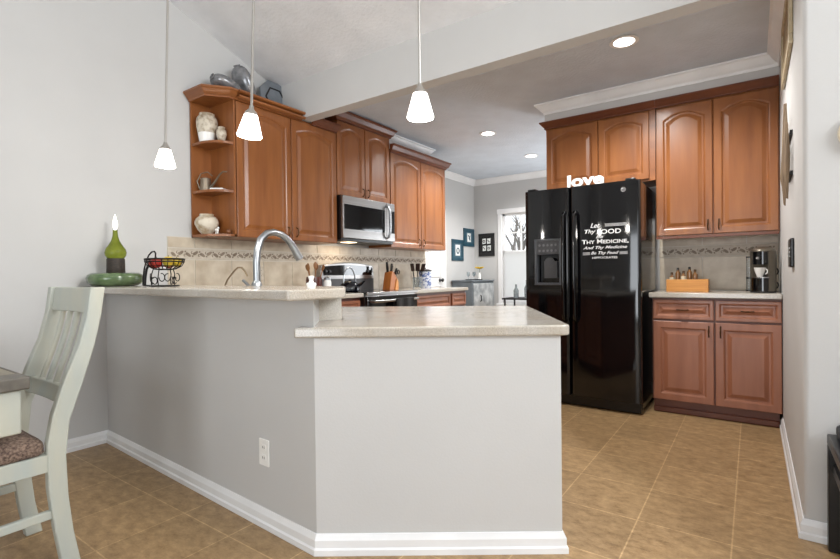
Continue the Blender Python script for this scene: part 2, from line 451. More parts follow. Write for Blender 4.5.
def raised_door(F, u0, u1, v0, v1, arch=0, th=.02, fr=.055):
    w_, h_ = u1-u0, v1-v0; K = 14 if arch else 2

    def loop(mg, dep, ar):
        pts = [(mg, mg), (w_-mg, mg)]
        for i in range(K+1):
            t = i/K; x = (w_-mg)-(w_-2*mg)*t; s_ = 2*t-1
            bump = max(0, 1-(s_/.97)**2) if ar else 0
            pts.append((x, h_-mg-ar+ar*bump))
        return [F(u0+a, v0+b, dep) for a, b in pts]
    loops = [loop(0, 0, 0), loop(0, th-.004, 0), loop(.004, th, 0), loop(fr-.008, th, arch), loop(fr, th-.004, arch), loop(fr+.004, th-.011, arch), loop(fr+.016, th-.011, arch), loop(fr+.042, th-.002, arch)]
    m = MB(); n = len(loops[0]); vs = [p for L in loops for p in L]; fs = []
    for k in range(len(loops)-1):
        for i in range(n): fs.append((k*n+i, k*n+(i+1) % n, (k+1)*n+(i+1) % n, (k+1)*n+i))
    fs.append(tuple(range(n))[::-1]); fs.append(tuple(range((len(loops)-1)*n, len(loops)*n)))
    return m.faces(vs, fs)


def pull(F, u, v, horiz=False, L=.075, d0=.02):
    m = MB(); a = L/2
    pts = [(-a, 0), (-a*.8, .016), (-a*.4, .024), (0, .026), (a*.4, .024), (a*.8, .016), (a, 0)]
    f = (lambda t, dd: F(u+t, v, d0+dd)) if horiz else (lambda t, dd: F(u, v+t, d0+dd))
    m.tube([f(t, dd) for t, dd in pts], [.006, .0045, .004, .0055, .004, .0045, .006], 8)
    return m


def cab_door(F, u0, u1, v0, v1, arch, parent, mtl, hu=None, hv=None, name='door', hmat=BRONZE):
    o = raised_door(F, u0, u1, v0, v1, arch).build(name, mtl, parent)
    if hu is not None: pull(F, hu, hv).build('handle', hmat, o, smooth=True)
    return o


WCROWN = lambda z0, z1, p=.06: [(0, z0), (0, z1), (p, z1), (p, z1-.012), (p*.8, z1-.02), (p*.55, z0+.028), (p*.2, z0+.012), (p*.2, z0)]

# upper cabinets on the left wall (face +X); u = Y
FL = Fr((.305, 0, 0), (0, 1, 0), (1, 0, 0))
t = thing('wall_cabinet', 'cherry wall cabinet with two arched doors between open corner shelves and microwave cabinet', 'cabinet', (.15, 2.633, 1.37))
B(0.012, .305, 2.110, 3.157, 1.37, 2.405).build('body', WOOD, t)
cab_door(FL, 2.118, 2.626, 1.372, 2.385, .045, t, WOOD, 2.585, 1.44)
cab_door(FL, 2.634, 3.152, 1.372, 2.385, .045, t, WOOD, 2.675, 1.44)
MB().sweep([(.325, 2.110), (.325, 2.738)], WCROWN(2.385, 2.412), side=1).box(.0, .325, 2.112, 2.738, 2.405, 2.41).build('crown_rail', WOODH, t)
MB().sweep([(.325, 2.110), (.325, 2.738)], WCROWN(2.412, 2.452), side=1).box(.0, .325, 2.112, 2.738, 2.41, 2.452).build('crown_molding', WOODH, t)
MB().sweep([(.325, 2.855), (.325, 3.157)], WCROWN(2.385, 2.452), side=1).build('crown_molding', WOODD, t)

# open corner shelf unit
sp = [(.012, 1.935), (.225, 1.935), (.322, 2.062), (.322, 2.108), (.012, 2.108)]
t = thing('corner_shelf', 'cherry open shelf unit with angled front at the left end of the wall cabinets', 'shelf', (.15, 2.03, 1.37))
MB().box(.012, .024, 1.935, 2.108, 1.37, 2.40).build('side_panel', WOOD, t)
MB().box(.024, .322, 2.094, 2.109, 1.37, 2.40).build('back_panel', WOOD, t)
shp = [(.024, 1.94), (.10, 1.94)]+[(.10+.21*math.sin(a), 2.08-.14*math.cos(a)) for a in [i*PI/16 for i in range(1, 8)]]+[(.315, 2.094), (.024, 2.094)]
for z in (1.37, 1.697, 2.055): MB().prism(shp if z > 1.4 else sp, z, z+.018).build('shelf', WOODH, t)
MB().prism(sp, 2.385, 2.405).build('top_panel', WOOD, t)
MB().sweep(sp[:4], WCROWN(2.385, 2.452, .048), side=1).prism(sp, 2.44, 2.452).build('crown_molding', WOODH, t)

# cabinet over the microwave
t = thing('microwave_cabinet', 'taller cherry wall cabinet with two arched doors directly above the microwave', 'cabinet', (.16, 3.55, 1.82))
B(0.012, .305, 3.160, 3.942, 1.822, 2.53).build('body', WOOD, t)
cab_door(FL, 3.164, 3.545, 1.825, 2.515, .045, t, WOOD, 3.51, 1.885)
cab_door(FL, 3.553, 3.938, 1.825, 2.515, .045, t, WOOD, 3.588, 1.885)
MB().sweep([(.2, 3.160), (.325, 3.160), (.325, 3.942), (.2, 3.942)], WCROWN(2.515, 2.6), side=1).build('crown_molding', WOODD, t)

t = thing('wall_cabinet', 'cherry wall cabinet with two arched doors at the far end, right of the microwave', 'cabinet', (.15, 4.5, 1.37))
B(0.012, .305, 3.945, 5.045, 1.37, 2.40).build('body', WOOD, t)
cab_door(FL, 3.952, 4.508, 1.372, 2.375, .045, t, WOOD, 4.47, 1.44)
cab_door(FL, 4.516, 5.040, 1.372, 2.375, .045, t, WOOD, 4.555, 1.44)
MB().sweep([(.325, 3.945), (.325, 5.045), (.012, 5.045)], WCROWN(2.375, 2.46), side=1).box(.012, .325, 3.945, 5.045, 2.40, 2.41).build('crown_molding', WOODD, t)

# upper cabinets on the fridge wall (face -Y); u = X
FR = Fr((0, 4.284, 0), (1, 0, 0), (0, -1, 0))
t = thing('wall_cabinet', 'short cherry wall cabinet with two arched doors above the black refrigerator', 'cabinet', (2.35, 4.44, 1.82))
B(1.905, 2.822, 4.284, 4.598, 1.82, 2.40).build('body', WOOD, t)
cab_door(FR, 1.912, 2.368, 1.835, 2.385, .045, t, WOOD)
cab_door(FR, 2.376, 2.775, 1.835, 2.385, .045, t, WOOD)
B(2.782, 2.822, 4.268, 4.29, 1.82, 2.40).build('filler_strip', WOODH, t)
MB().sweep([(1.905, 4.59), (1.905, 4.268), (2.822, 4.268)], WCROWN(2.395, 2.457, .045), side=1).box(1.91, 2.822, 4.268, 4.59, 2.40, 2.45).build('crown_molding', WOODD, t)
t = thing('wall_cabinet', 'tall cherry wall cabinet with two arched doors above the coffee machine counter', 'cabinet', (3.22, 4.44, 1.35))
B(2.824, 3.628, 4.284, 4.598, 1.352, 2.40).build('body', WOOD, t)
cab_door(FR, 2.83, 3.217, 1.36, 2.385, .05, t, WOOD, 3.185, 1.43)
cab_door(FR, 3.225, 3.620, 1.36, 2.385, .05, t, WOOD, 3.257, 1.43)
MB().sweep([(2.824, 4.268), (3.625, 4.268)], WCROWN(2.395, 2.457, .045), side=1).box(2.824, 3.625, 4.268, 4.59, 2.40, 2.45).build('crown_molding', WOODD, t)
B(2.824, 3.622, 4.27, 4.30, 1.335, 1.354).build('light_rail', WOODD, t)


def drawer(F, u0, u1, v0, v1, parent, mtl, h=True):
    o = raised_door(F, u0, u1, v0, v1, 0, fr=.03).build('drawer', mtl, parent)
    if h: pull(F, (u0+u1)/2, (v0+v1)/2, True, .07).build('handle', BRONZE, o, smooth=True)
    return o


# base cabinet by the fridge
FB = Fr((0, 4.004, 0), (1, 0, 0), (0, -1, 0))
t = thing('base_cabinet', 'cherry base cabinet with two drawers over two doors beside the refrigerator', 'cabinet', (3.22, 4.3, 0))
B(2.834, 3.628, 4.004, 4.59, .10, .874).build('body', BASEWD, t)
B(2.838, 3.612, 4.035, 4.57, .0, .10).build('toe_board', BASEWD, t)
B(2.836, 3.612, 4.018, 4.04, 0.0, .045).build('base_shoe', BASEWD, t, bevel=.008)
for (a, b, hu) in ((2.842, 3.236, 3.205), (3.246, 3.624, 3.277)):
    drawer(FB, a, b, .715, .86, t, BASEW)
    cab_door(FB, a, b, .105, .70, 0, t, BASEW, hu, .635)
tag(MB().prism([(2.8142, 3.964), (3.628, 3.964), (3.628, 4.589), (2.8142, 4.589)], .876, .914).build('countertop', QUARTZ, bevel=.006), 'beige stone countertop under the coffee machine', 'countertop')

# base cabinets along the left wall
FLB = Fr((.60, 0, 0), (0, 1, 0), (1, 0, 0))
t = thing('base_cabinet', 'cherry base cabinet beyond the stove with drawers under the far end of the counter', 'cabinet', (.3, 4.5, 0))
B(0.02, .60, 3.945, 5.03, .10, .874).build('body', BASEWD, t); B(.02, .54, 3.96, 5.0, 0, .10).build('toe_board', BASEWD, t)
drawer(FLB, 3.955, 4.66, .71, .85, t, BASEW, False); drawer(FLB, 4.70, 5.02, .71, .85, t, BASEW, False)
cab_door(FLB, 3.955, 4.30, .11, .69, 0, t, BASEW); cab_door(FLB, 4.31, 4.66, .11, .69, 0, t, BASEW); cab_door(FLB, 4.70, 5.02, .11, .69, 0, t, BASEW)
tag(MB().prism([(.012, 3.938), (.64, 3.938), (.64, 5.045), (.012, 5.045)], .876, .914).build('countertop', QUARTZ, bevel=.006), 'beige stone countertop run beyond the stove, holding the knife block', 'countertop')
t = thing('base_cabinet', 'cherry base cabinet in the kitchen corner just left of the stove', 'cabinet', (.3, 2.5, 0))
B(0.02, .60, 1.63, 3.14, .10, .874).build('body', BASEWD, t); B(.02, .54, 1.64, 3.13, 0, .10).build('toe_board', BASEWD, t)
drawer(FLB, 2.24, 2.68, .71, .85, t, BASEW); drawer(FLB, 2.69, 3.13, .71, .85, t, BASEW)
cab_door(FLB, 2.24, 2.68, .11, .69, 0, t, BASEW, 2.64, .64); cab_door(FLB, 2.69, 3.13, .11, .69, 0, t, BASEW, 2.73, .64)
tag(MB().prism([(.012, 1.625), (.64, 1.625), (.64, 3.155), (.012, 3.155)], .876, .914).build('countertop', QUARTZ, bevel=.006), 'beige stone countertop in the corner left of the stove', 'countertop')
# cabinets hidden below the peninsula counter, facing the kitchen
t = thing('base_cabinet', 'cherry base cabinet below the peninsula counter facing into the kitchen', 'cabinet', (1.9, 1.9, 0))
q = [PA+nb*.115+d*.02, PB+nb*.115-d*.01, PB+nb*1.10-d*.01, PA+nb*.95+d*.02-d*.25]
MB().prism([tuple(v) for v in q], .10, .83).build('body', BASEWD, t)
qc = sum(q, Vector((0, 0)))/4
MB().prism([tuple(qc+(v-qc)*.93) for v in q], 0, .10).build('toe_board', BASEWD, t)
FP = Fr((q[2].x, q[2].y, 0), (-d.x, -d.y, 0), (nb.x, nb.y, 0))
cab_door(FP, .02, .42, .12, .82, 0, t, BASEW, .38, .75); cab_door(FP, .44, .84, .12, .82, 0, t, BASEW, .48, .75)
# peninsula counter (lower level) with the sink run behind the bar
pc = [(2.032, 1.196), (2.902, 1.794), (2.324, 2.773), (1.348, 2.20), (.94, 2.20), (.94, 2.12), (1.16, 2.12), (1.16, 1.82), (.72, 1.82), (.72, 2.12), (.939, 2.12), (.939, 2.20), (.645, 2.20), (.645, 1.625), (1.90, 1.60), (1.948, 1.544), (1.911, 1.441)]
poly = rounded(pc, [.012, .035, .03, .05]+[0]*13, 6)
pco = tag(MB().prism(poly, .832, .872).build('countertop', QUARTZ, bevel=.007, seg=3), 'lower beige stone counter of the peninsula, largest and nearest surface', 'countertop')
# raised bar top and its stone support
bp = rounded([(0.002, 1.205), (2.123, 1.102), (2.139, 1.372), (1.90, 1.62), (0.002, 1.62)], [0, .02, .05, .03, 0], 6)
bar = tag(MB().prism(bp, .98, 1.02).build('bar_top', QUARTZ, bevel=.008, seg=3), 'raised beige stone bar top with green dish and fruit basket on it', 'bar counter')
MB().prism([(1.911, 1.441), (1.947, 1.544), (1.90, 1.585), (.65, 1.595), (.65, 1.47)], .872, .98).build('stone_riser', QUARTZ, bar)

# ------------------------------------------------------------------ refrigerator
YF = 3.79
t = thing('refrigerator', 'black side by side refrigerator with white lettering on its right door', 'refrigerator', (2.34, 4.15, 0))
MB().box(1.897, 2.785, 3.875, 4.48, .03, 1.752).build('case', BLACK, t, bevel=.006)
B(1.905, 2.78, 3.83, 3.9, .012, .085).build('base_grille', BLACKP, t)
for px in (1.95, 2.73):
    MB().lathe([(0, 0), (.022, 0), (.022, .03), (0, .03)], (px, 3.93, 0), 12).build('foot', BLACKP, t, smooth=True); MB().lathe([(0, 0), (.022, 0), (.022, .03), (0, .03)], (px, 4.4, 0), 12).build('foot', BLACKP, t, smooth=True)


def yfr(x, x0, x1): s_ = (x-(x0+x1)/2)/((x1-x0)/2); return YF+.010*s_*s_


def door_poly(x0, x1, a, b):
    pts = []
    n = 14; r = .022
    for i in range(n+1):
        x = a+(b-a)*i/n; e = min(x-x0, x1-x); y = yfr(x, x0, x1)
        if e < r: y += r-math.sqrt(max(0, r*r-(r-e)**2))
        pts.append((x, y))
    if a <= x0+1e-6:
        pts = [(x0, YF+.01+r)]+[(x0+r*(1-math.cos(k*PI/12)), YF+.010+r-r*math.sin(k*PI/12)) for k in range(1, 7)]+[p for p in pts if p[0] > x0+r]
    if b >= x1-1e-6:
        pts = [p for p in pts if p[0] < x1-r]+[(x1-r*(1-math.cos(k*PI/12)), YF+.010+r-r*math.sin(k*PI/12)) for k in range(6, 0, -1)]+[(x1, YF+.01+r)]
    return pts+[(b, YF+.075), (a, YF+.075)]


Z0, Z1 = .09, 1.757
L0, L1 = 1.888, 2.263; R0, R1 = 2.272, 2.790
DX0, DX1, DZ0, DZ1 = 1.985, 2.192, .985, 1.34
m = MB()
m.prism(door_poly(L0, L1, L0, DX0), Z0, Z1).prism(door_poly(L0, L1, DX1, L1), Z0, Z1).prism(door_poly(L0, L1, DX0, DX1), Z0, DZ0).prism(door_poly(L0, L1, DX0, DX1), DZ1, Z1)
m.box(DX0, DX1, YF+.065, YF+.075, DZ0, DZ1)
fd = m.build('freezer_door', BLACK, t, smooth=True, auto=30)
m = MB()
m.box(DX0-.008, DX0+.008, YF-.008, YF+.03, DZ0-.012, DZ1+.012).box(DX1-.008, DX1+.008, YF-.008, YF+.03, DZ0-.012, DZ1+.012).box(DX0+.008, DX1-.008, YF-.008, YF+.03, DZ0-.012, DZ0+.008).box(DX0+.008, DX1-.008, YF-.008, YF+.03, DZ1-.004, DZ1+.012)
m.build('dispenser_frame', mat('dispenser_frame_grey', (72, 74, 78), .3), fd, bevel=.003)
m = MB().box(DX0+.008, DX1-.008, YF-.002, YF+.05, 1.225, DZ1-.004); m.build('control_panel', DGREY, fd)
for i in range(5):
    for j in range(2): MB().lathe([(0, 0), (.010, 0), (.009, .004), (0, .004)], T=Matrix.Translation((DX0+.035+i*.034, YF-.002, 1.255+j*.045)) @ Matrix.Rotation(PI/2, 4, 'X'), seg=12).build('button', DGREY2, fd, smooth=True)
MB().box(DX0+.07, DX1-.03, YF+.01, YF+.05, 1.03, 1.17).lathe([(0, 0), (.04, 0), (.04, .012), (0, .012)], T=Matrix.Translation((2.10, YF+.02, 1.16)) @ Matrix.Rotation(PI/2, 4, 'X')).build('paddle', DGREY, fd, smooth=True)
rd = MB().prism(door_poly(R0, R1, R0, R1), Z0, Z1).build('fridge_door', BLACK, t, smooth=True, auto=30)
for hx, pdoor in ((2.230, fd), (2.316, rd)):
    y0 = YF-.045
    MB().tube([(hx, YF+.02, 1.555), (hx, YF-.01, 1.55), (hx, y0+.006, 1.53), (hx, y0, 1.48), (hx, y0-.012, 1.12), (hx, y0, .76), (hx, y0+.006, .71), (hx, YF-.01, .69), (hx, YF+.02, .685)], [.016, .016, .015, .014, .013, .014, .015, .016, .016], 12).build('handle', BLACK, pdoor, smooth=True)
for hx in (1.95, 2.72): B(hx-.035, hx+.035, 3.80, 3.90, 1.757, 1.775).build('hinge_cover', BLACKP, t, bevel=.006)


def text_mesh(body, size, shear=0, bold=0, smallcaps=None, extrude=0, align='CENTER', bevel=0):
    cu = bpy.data.curves.new('lettering', 'FONT'); cu.body = body; cu.size = size; cu.shear = shear; cu.offset = bold; cu.extrude = extrude
    cu.align_x = align; cu.resolution_u = 3; cu.bevel_depth = bevel
    if smallcaps:
        cu.small_caps_scale = smallcaps
        for f in cu.body_format: f.use_small_caps = True
    ob = bpy.data.objects.new('lettering', cu); C.objects.link(ob)
    bpy.context.view_layer.update(); dg = bpy.context.evaluated_depsgraph_get()
    me = bpy.data.meshes.new_from_object(ob.evaluated_get(dg)); bpy.data.objects.remove(ob); bpy.data.curves.remove(cu)
    return me


def facing_front(x, y, z): return Matrix(((1, 0, 0, x), (0, 0, -1, y), (0, 1, 0, z), (0, 0, 0, 1)))
def fit_text(me, width):
    xs = [v.co.x for v in me.vertices]; k = width/(max(xs)-min(xs))
    for v in me.vertices: v.co.x *= k; v.co.z *= 1
    return me


def fit_h(me, width, h):
    xs = [v.co.x for v in me.vertices]; ys = [v.co.y for v in me.vertices]
    k = width/(max(xs)-min(xs)); k2 = h/(max(ys)-min(ys)); cx = (max(xs)+min(xs))/2; y0 = min(ys)
    for v in me.vertices: v.co.x = (v.co.x-cx)*k; v.co.y = (v.co.y-y0)*k2
    return me


m = MB(); XC = 2.537
lines = [('Let', 2.468, 1.418, .072, .036, .35, .0007, None), ('Thy', 2.428, 1.367, .085, .040, .2, .0008, None), ('FOOD', 2.57, 1.367, .175, .036, 0, .0009, .8), ('Be', 2.50, 1.336, .055, .022, .4, .0006, None),
         ('Thy Medicine,', XC, 1.288, .345, .040, 0, .0009, .78), ('And Thy Medicine', XC, 1.246, .325, .030, .4, .0007, None),
         ('Be Thy Food', XC, 1.204, .205, .030, .4, .0007, None), ('HIPPOCRATES', XC, 1.178, .185, .016, 0, .0005, None)]
for body, x, z, wd, hh, sh, bold, sc_ in lines:
    m.mesh(fit_h(text_mesh(body, .04, sh, bold, sc_, .0), wd, hh), facing_front(x, 0, z))
for xa, xb, zc in ((2.54, 2.70, 1.434), (2.372, 2.428, 1.219), (2.645, 2.702, 1.219)):
    for k in (-.008, .0, .008): m.box(xa, xb, 0, .0004, zc+k-.0026, zc+k+.0026)
for v in m.bm.verts: v.co.y = yfr(v.co.x, R0, R1)-.0012
VINYL = mat('white_vinyl', (226, 226, 226), .5)
m.build('quote_lettering', VINYL, rd)
em = MB().lathe([(0, 0), (.017, 0), (.0185, .002), (.0185, .004), (.0165, .003), (0, .003)], T=Matrix.Translation((2.675, yfr(2.675, R0, R1)+.001, 1.692)) @ Matrix.Rotation(PI/2, 4, 'X'), seg=32).build('round_emblem', STEEL, rd, smooth=True)
m = MB().mesh(fit_h(text_mesh('GE', .02, .3, .0004), .020, .014), facing_front(2.675, 0, 1.685))
for v in m.bm.verts: v.co.y = yfr(2.675, R0, R1)-.0028
m.build('monogram', DGREY, em)

# white word sign on top of the fridge
me = fit_h(text_mesh('love', .1, 0, .0032, None, .009), .285, .098)
m = MB().mesh(me, facing_front(2.385, 3.835, 1.7575))
o = m.build('word_sign', WHITE); tag(o, 'chunky white wooden word sign reading love on top of the refrigerator', 'sign')

# ------------------------------------------------------------------ range and microwave
t = thing('stove', 'stainless electric range with black oven door below the microwave', 'stove', (.34, 3.55, 0))
B(.03, .64, 3.165, 3.932, .02, .905).build('body', STEEL, t)
B(.03, .67, 3.160, 3.936, .903, .918).build('cooktop', GLASSB, t, bevel=.003)
MB().box(.655, .675, 3.160, 3.936, .892, .917).build('front_trim', STEEL, t, bevel=.004)
od = B(.64, .672, 3.17, 3.927, .20, .88).build('oven_door', BLACK, t, bevel=.004)
MB().box(.672, .676, 3.2, 3.9, .50, .78).build('door_glass', GLASSB, od)
MB().tube([(.672, 3.21, .835), (.715, 3.215, .835), (.72, 3.24, .835), (.72, 3.86, .835), (.715, 3.882, .835), (.672, 3.887, .835)], .012, 10).build('handle', STEEL, od, smooth=True)
B(.64, .668, 3.17, 3.927, .04, .19).build('storage_drawer', STEEL, t, bevel=.004)
# back control panel with a bowed top
pf = [(3.163, .93), (3.163, 1.10), (3.172, 1.165), (3.20, 1.18)]+[(3.20+.70*i/10, 1.18+.022*math.sin(PI*i/10)) for i in range(1, 10)]+[(3.90, 1.18), (3.928, 1.165), (3.935, 1.10), (3.935, .93)]
bgd = MB().prism(pf, .018, .085, lambda a, b, h: (h+.0, a, b)).build('back_guard', STEEL, t, bevel=.005)
pg = [(3.20, 1.075), (3.19, 1.155)]+[(3.20+.70*i/10, 1.160+.020*math.sin(PI*i/10)) for i in range(0, 11)]+[(3.91, 1.155), (3.90, 1.075)]
MB().prism(pg, .085, .089, lambda a, b, h: (h, a, b)).build('control_glass', GLASSB, bgd)
B(.02, .088, 3.17, 3.93, .918, 1.04).build('vent_panel', DGREY, bgd)
for y in (3.22, 3.27, 3.83, 3.88):
    MB().lathe([(0, 0), (.016, 0), (.014, .016), (0, .018)], T=Matrix.Translation((.088, y, 1.115)) @ Matrix.Rotation(PI/2, 4, 'Y'), seg=14).build('knob', BLACKP, bgd, smooth=True)
for (bx, by, br_) in ((.20, 3.36, .09), (.20, 3.74, .075), (.48, 3.36, .075), (.48, 3.74, .10)):
    MB().lathe([(br_-.004, 0), (br_, 0), (br_, .0008), (br_-.004, .0008), (br_-.004, 0)], (bx, by, .918), 32).build('burner_ring', DGREY, t, smooth=True)
m = MB(); pr = []
for i in range(13):
    a = i/12; y = 3.50+.28*a; pr.append((y, .006*math.sin(a*PI*4)))
for sx, z0 in ((.735, .60), (.700, .64)):
    vs = [(sx+dx, y, z) for z in (z0, .848) for y, dx in pr]; n = len(pr)
    vs2 = [(x+.004, y, z) for x, y, z in vs]
    m.faces(vs+vs2, [(i, i+1, n+i+1, n+i) for i in range(n-1)]+[(2*n+i, 2*n+n+i, 2*n+n+i+1, 2*n+i+1) for i in range(n-1)]+[(i, 2*n+i, 2*n+i+1, i+1) for i in range(n-1)]+[(0, n, 3*n, 2*n), (n-1, 3*n-1, 4*n-1, 2*n-1)])
m.box(.700, .739, 3.50, 3.78, .8475, .8515)
tag(m.build('dish_towel', BLACKM), 'black towel folded over the oven door handle', 'towel')

t = thing('microwave', 'stainless over the range microwave with black window and curved handle', 'microwave', (.2, 3.55, 1.41))
B(.012, .355, 3.165, 3.94, 1.405, 1.818).build('case', BLACKP, t)
md = B(.355, .385, 3.168, 3.80, 1.42, 1.815).build('door', STEEL, t, bevel=.004)
B(.385, .389, 3.185, 3.77, 1.505, 1.735).build('window', GLASSB, md)
cp = B(.355, .385, 3.803, 3.938, 1.42, 1.815).build('control_panel', STEEL, t, bevel=.004)
B(.385, .388, 3.845, 3.93, 1.505, 1.735).build('display', GLASSB, cp)
MB().tube([(.385, 3.79, 1.775), (.415, 3.795, 1.765), (.432, 3.80, 1.72), (.44, 3.80, 1.62), (.432, 3.80, 1.51), (.415, 3.795, 1.46), (.385, 3.79, 1.45)], .013, 12).build('handle', CHROME, md, smooth=True)
B(.03, .37, 3.18, 3.925, 1.395, 1.406).build('vent_grille', DGREY, t)
lens = B(.20, .30, 3.32, 3.44, 1.391, 1.396).build('task_lamp_lens', emit('microwave_lamp_glow', (255, 226, 186), 4), t)
area('microwave_task_light', (.25, 3.38, 1.385), (.12, 3.38, .92), .1, .1, 2.2, (1, .84, .66))

# ------------------------------------------------------------------ faucet
t = thing('faucet', 'large brushed steel gooseneck faucet rising behind the bar top', 'faucet', (1.09, 1.72, .872))
MB().lathe([(0, 0), (.034, 0), (.034, .012), (.028, .02), (.026, .09), (.03, .10), (.03, .155), (.022, .17), (0, .17)], (1.09, 1.72, .872), 24).build('base', CHROME, t, smooth=True)
path = [(1.722, 1.03), (1.72, 1.156), (1.728, 1.225), (1.752, 1.29), (1.795, 1.328), (1.845, 1.338), (1.90, 1.328), (1.95, 1.30), (1.985, 1.262)]
MB().tube([(1.09, y, z) for y, z in path], .021, 16).build('neck', CHROME, t, smooth=True)
MB().tube([(1.09, 1.978, 1.27), (1.09, 1.995, 1.25), (1.09, 2.03, 1.20), (1.09, 2.042, 1.183)], [.022, .023, .025, .027], 16).build('spray_head', CHROME, t, smooth=True)
MB().tube([(1.09, 1.72, .99), (1.05, 1.71, 1.005), (1.00, 1.69, 1.05)], [.012, .010, .008], 10).build('lever', CHROME, t, smooth=True)
t = thing('filter_tap', 'thin bronze bent spout tap left of the large faucet', 'tap', (.76, 1.72, .872))
MB().lathe([(0, 0), (.02, 0), (.018, .02), (.008, .03), (0, .03)], (.76, 1.72, .872), 16).build('base', NICKEL, t, smooth=True)
MB().tube([(.76, 1.72, .90), (.765, 1.72, 1.01), (.80, 1.72, 1.055), (.875, 1.72, 1.110), (.91, 1.72, 1.127), (.95, 1.72, 1.124), (.98, 1.72, 1.10), (1.0, 1.72, 1.075)], .0055, 10).build('spout', mat('antique_brass', (176, 156, 128), .3, .9), t, smooth=True)
# under-mounted sink
m = MB()
SX0, SX1, SY0, SY1 = .72, 1.16, 1.82, 2.12
m.box(SX0, SX1, SY0, SY1, .69, .698)
m.box(SX0-.012, SX0, SY0-.012, SY1+.012, .69, .8315).box(SX1, SX1+.012, SY0-.012, SY1+.012, .69, .8315).box(SX0, SX1, SY0-.012, SY0, .69, .8315).box(SX0, SX1, SY1, SY1+.012, .69, .8315)
sk = m.build('sink', STEEL); tag(sk, 'stainless sink basin let into the counter behind the bar', 'sink')
MB().lathe([(0, .698), (.03, .698), (.036, .700), (.03, .7015), (0, .7015)], ((SX0+SX1)/2, (SY0+SY1)/2, 0), 20).build('drain', CHROME, sk, smooth=True)
t = thing('base_cabinet', 'cherry sink cabinet below the counter behind the bar', 'cabinet', (.94, 1.9, 0))
B(.665, 1.22, 1.64, 2.13, .10, .685).build('body', BASEWD, t); B(.67, 1.21, 1.65, 2.08, 0, .10).build('toe_board', BASEWD, t)
FSK = Fr((0, 2.13, 0), (-1, 0, 0), (0, 1, 0))
MB().box(.665, 1.22, 2.134, 2.148, .685, .828).build('front_panel', BASEW, t)
cab_door(FSK, -1.215, -.945, .11, .68, 0, t, BASEW, -.98, .62); cab_door(FSK, -.94, -.67, .11, .68, 0, t, BASEW, -.905, .62)

# ------------------------------------------------------------------ pendants and recessed lamps
PZ = 1.734
def zvault(y): return 2.70+(2.86-y)*(3.96-2.70)/(2.86+.6)
pend = [((1.0, 1.25), 'white glass cone pendant lamp hanging farthest left over the bar'),
        ((1.796, 1.197), 'middle white glass cone pendant lamp hanging before the wall cabinet'),
        ((2.476, 1.424), 'white glass cone pendant lamp hanging nearest the ceiling beam over the peninsula')]
for (x, y), lab in pend:
    lean_m, sh_a = {1.0: (.05, 1.5), 1.796: (.050, 5.0)}.get(x, (0, 0))
    TX = Matrix.Translation((x, y, PZ+.03)) @ Matrix.Rotation(math.radians(sh_a), 4, fw0) @ Matrix.Translation((0, 0, -.03))
    xt, yt = x+rt0.x*lean_m, y+rt0.y*lean_m
    t = thing('pendant_lamp', lab, 'lamp', (x, y, PZ-.094), 'pendant lamps over the bar')
    MB().lathe([(.052, 0), (.0615, -.112+.002), (.058, -.112), (.050, -.002), (.024, 0), (.024, .004), (.052, 0)] if False else
               [(.022, 0), (.027, -.007), (.050, -.090), (.048, -.094), (.044, -.090), (.023, -.010), (.018, -.004)], (0, 0, 0), 28, TX).build('glass_shade', SHADE, t, smooth=True)
    MB().lathe([(0, .034), (.008, .032), (.011, .018), (.024, .004), (.027, -.006), (.023, -.004), (0, .0)], (0, 0, 0), 20, TX).build('cap', NICKEL, t, smooth=True)
    MB().tube([(x, y, PZ+.03), (xt, yt, zvault(yt)-.02)], .0055, 10).build('rod', NICKEL, t, smooth=True)
    MB().lathe([(0, -.03), (.05, -.028), (.06, -.015), (.06, .012), (0, .012)], (xt, yt, zvault(yt)-.01), 24).build('canopy', NICKEL, t, smooth=True)
    ld = bpy.data.lights.new('pendant_bulb', 'POINT'); ld.energy = 7.0; ld.color = (1, .95, .88); ld.shadow_soft_size = .03
    lo = bpy.data.objects.new('pendant_bulb', ld); C.objects.link(lo); lo.location = (x, y, PZ-.135)
for (x, y), lab in (((2.767, 3.407), 'round recessed ceiling light nearest the beam, in front of the refrigerator'), ((1.092, 4.713), 'round recessed ceiling light in the middle of the kitchen ceiling'), ((1.091, 5.951), 'round recessed ceiling light farthest away, toward the window nook')):
    t = thing('recessed_light', lab, 'ceiling light', (x, y, 2.60), 'recessed kitchen ceiling lights')
    MB().lathe([(.062, .02), (.062, .012), (.092, .012), (.088, .019), (.07, .02)], (x, y, 2.60), 32).build('trim_ring', TRIM, t, smooth=True)
    MB().lathe([(0, .010), (.066, .012), (.066, .0195), (0, .0195)], (x, y, 2.60), 32).build('lens', CANL, t, smooth=True)
    ld = bpy.data.lights.new('recessed_bulb', 'SPOT'); ld.energy = 128; ld.color = (1, .985, .96); ld.spot_size = math.radians(156); ld.spot_blend = .6; ld.shadow_soft_size = .06
    lo = bpy.data.objects.new('recessed_bulb', ld); C.objects.link(lo); lo.location = (x, y, 2.585)

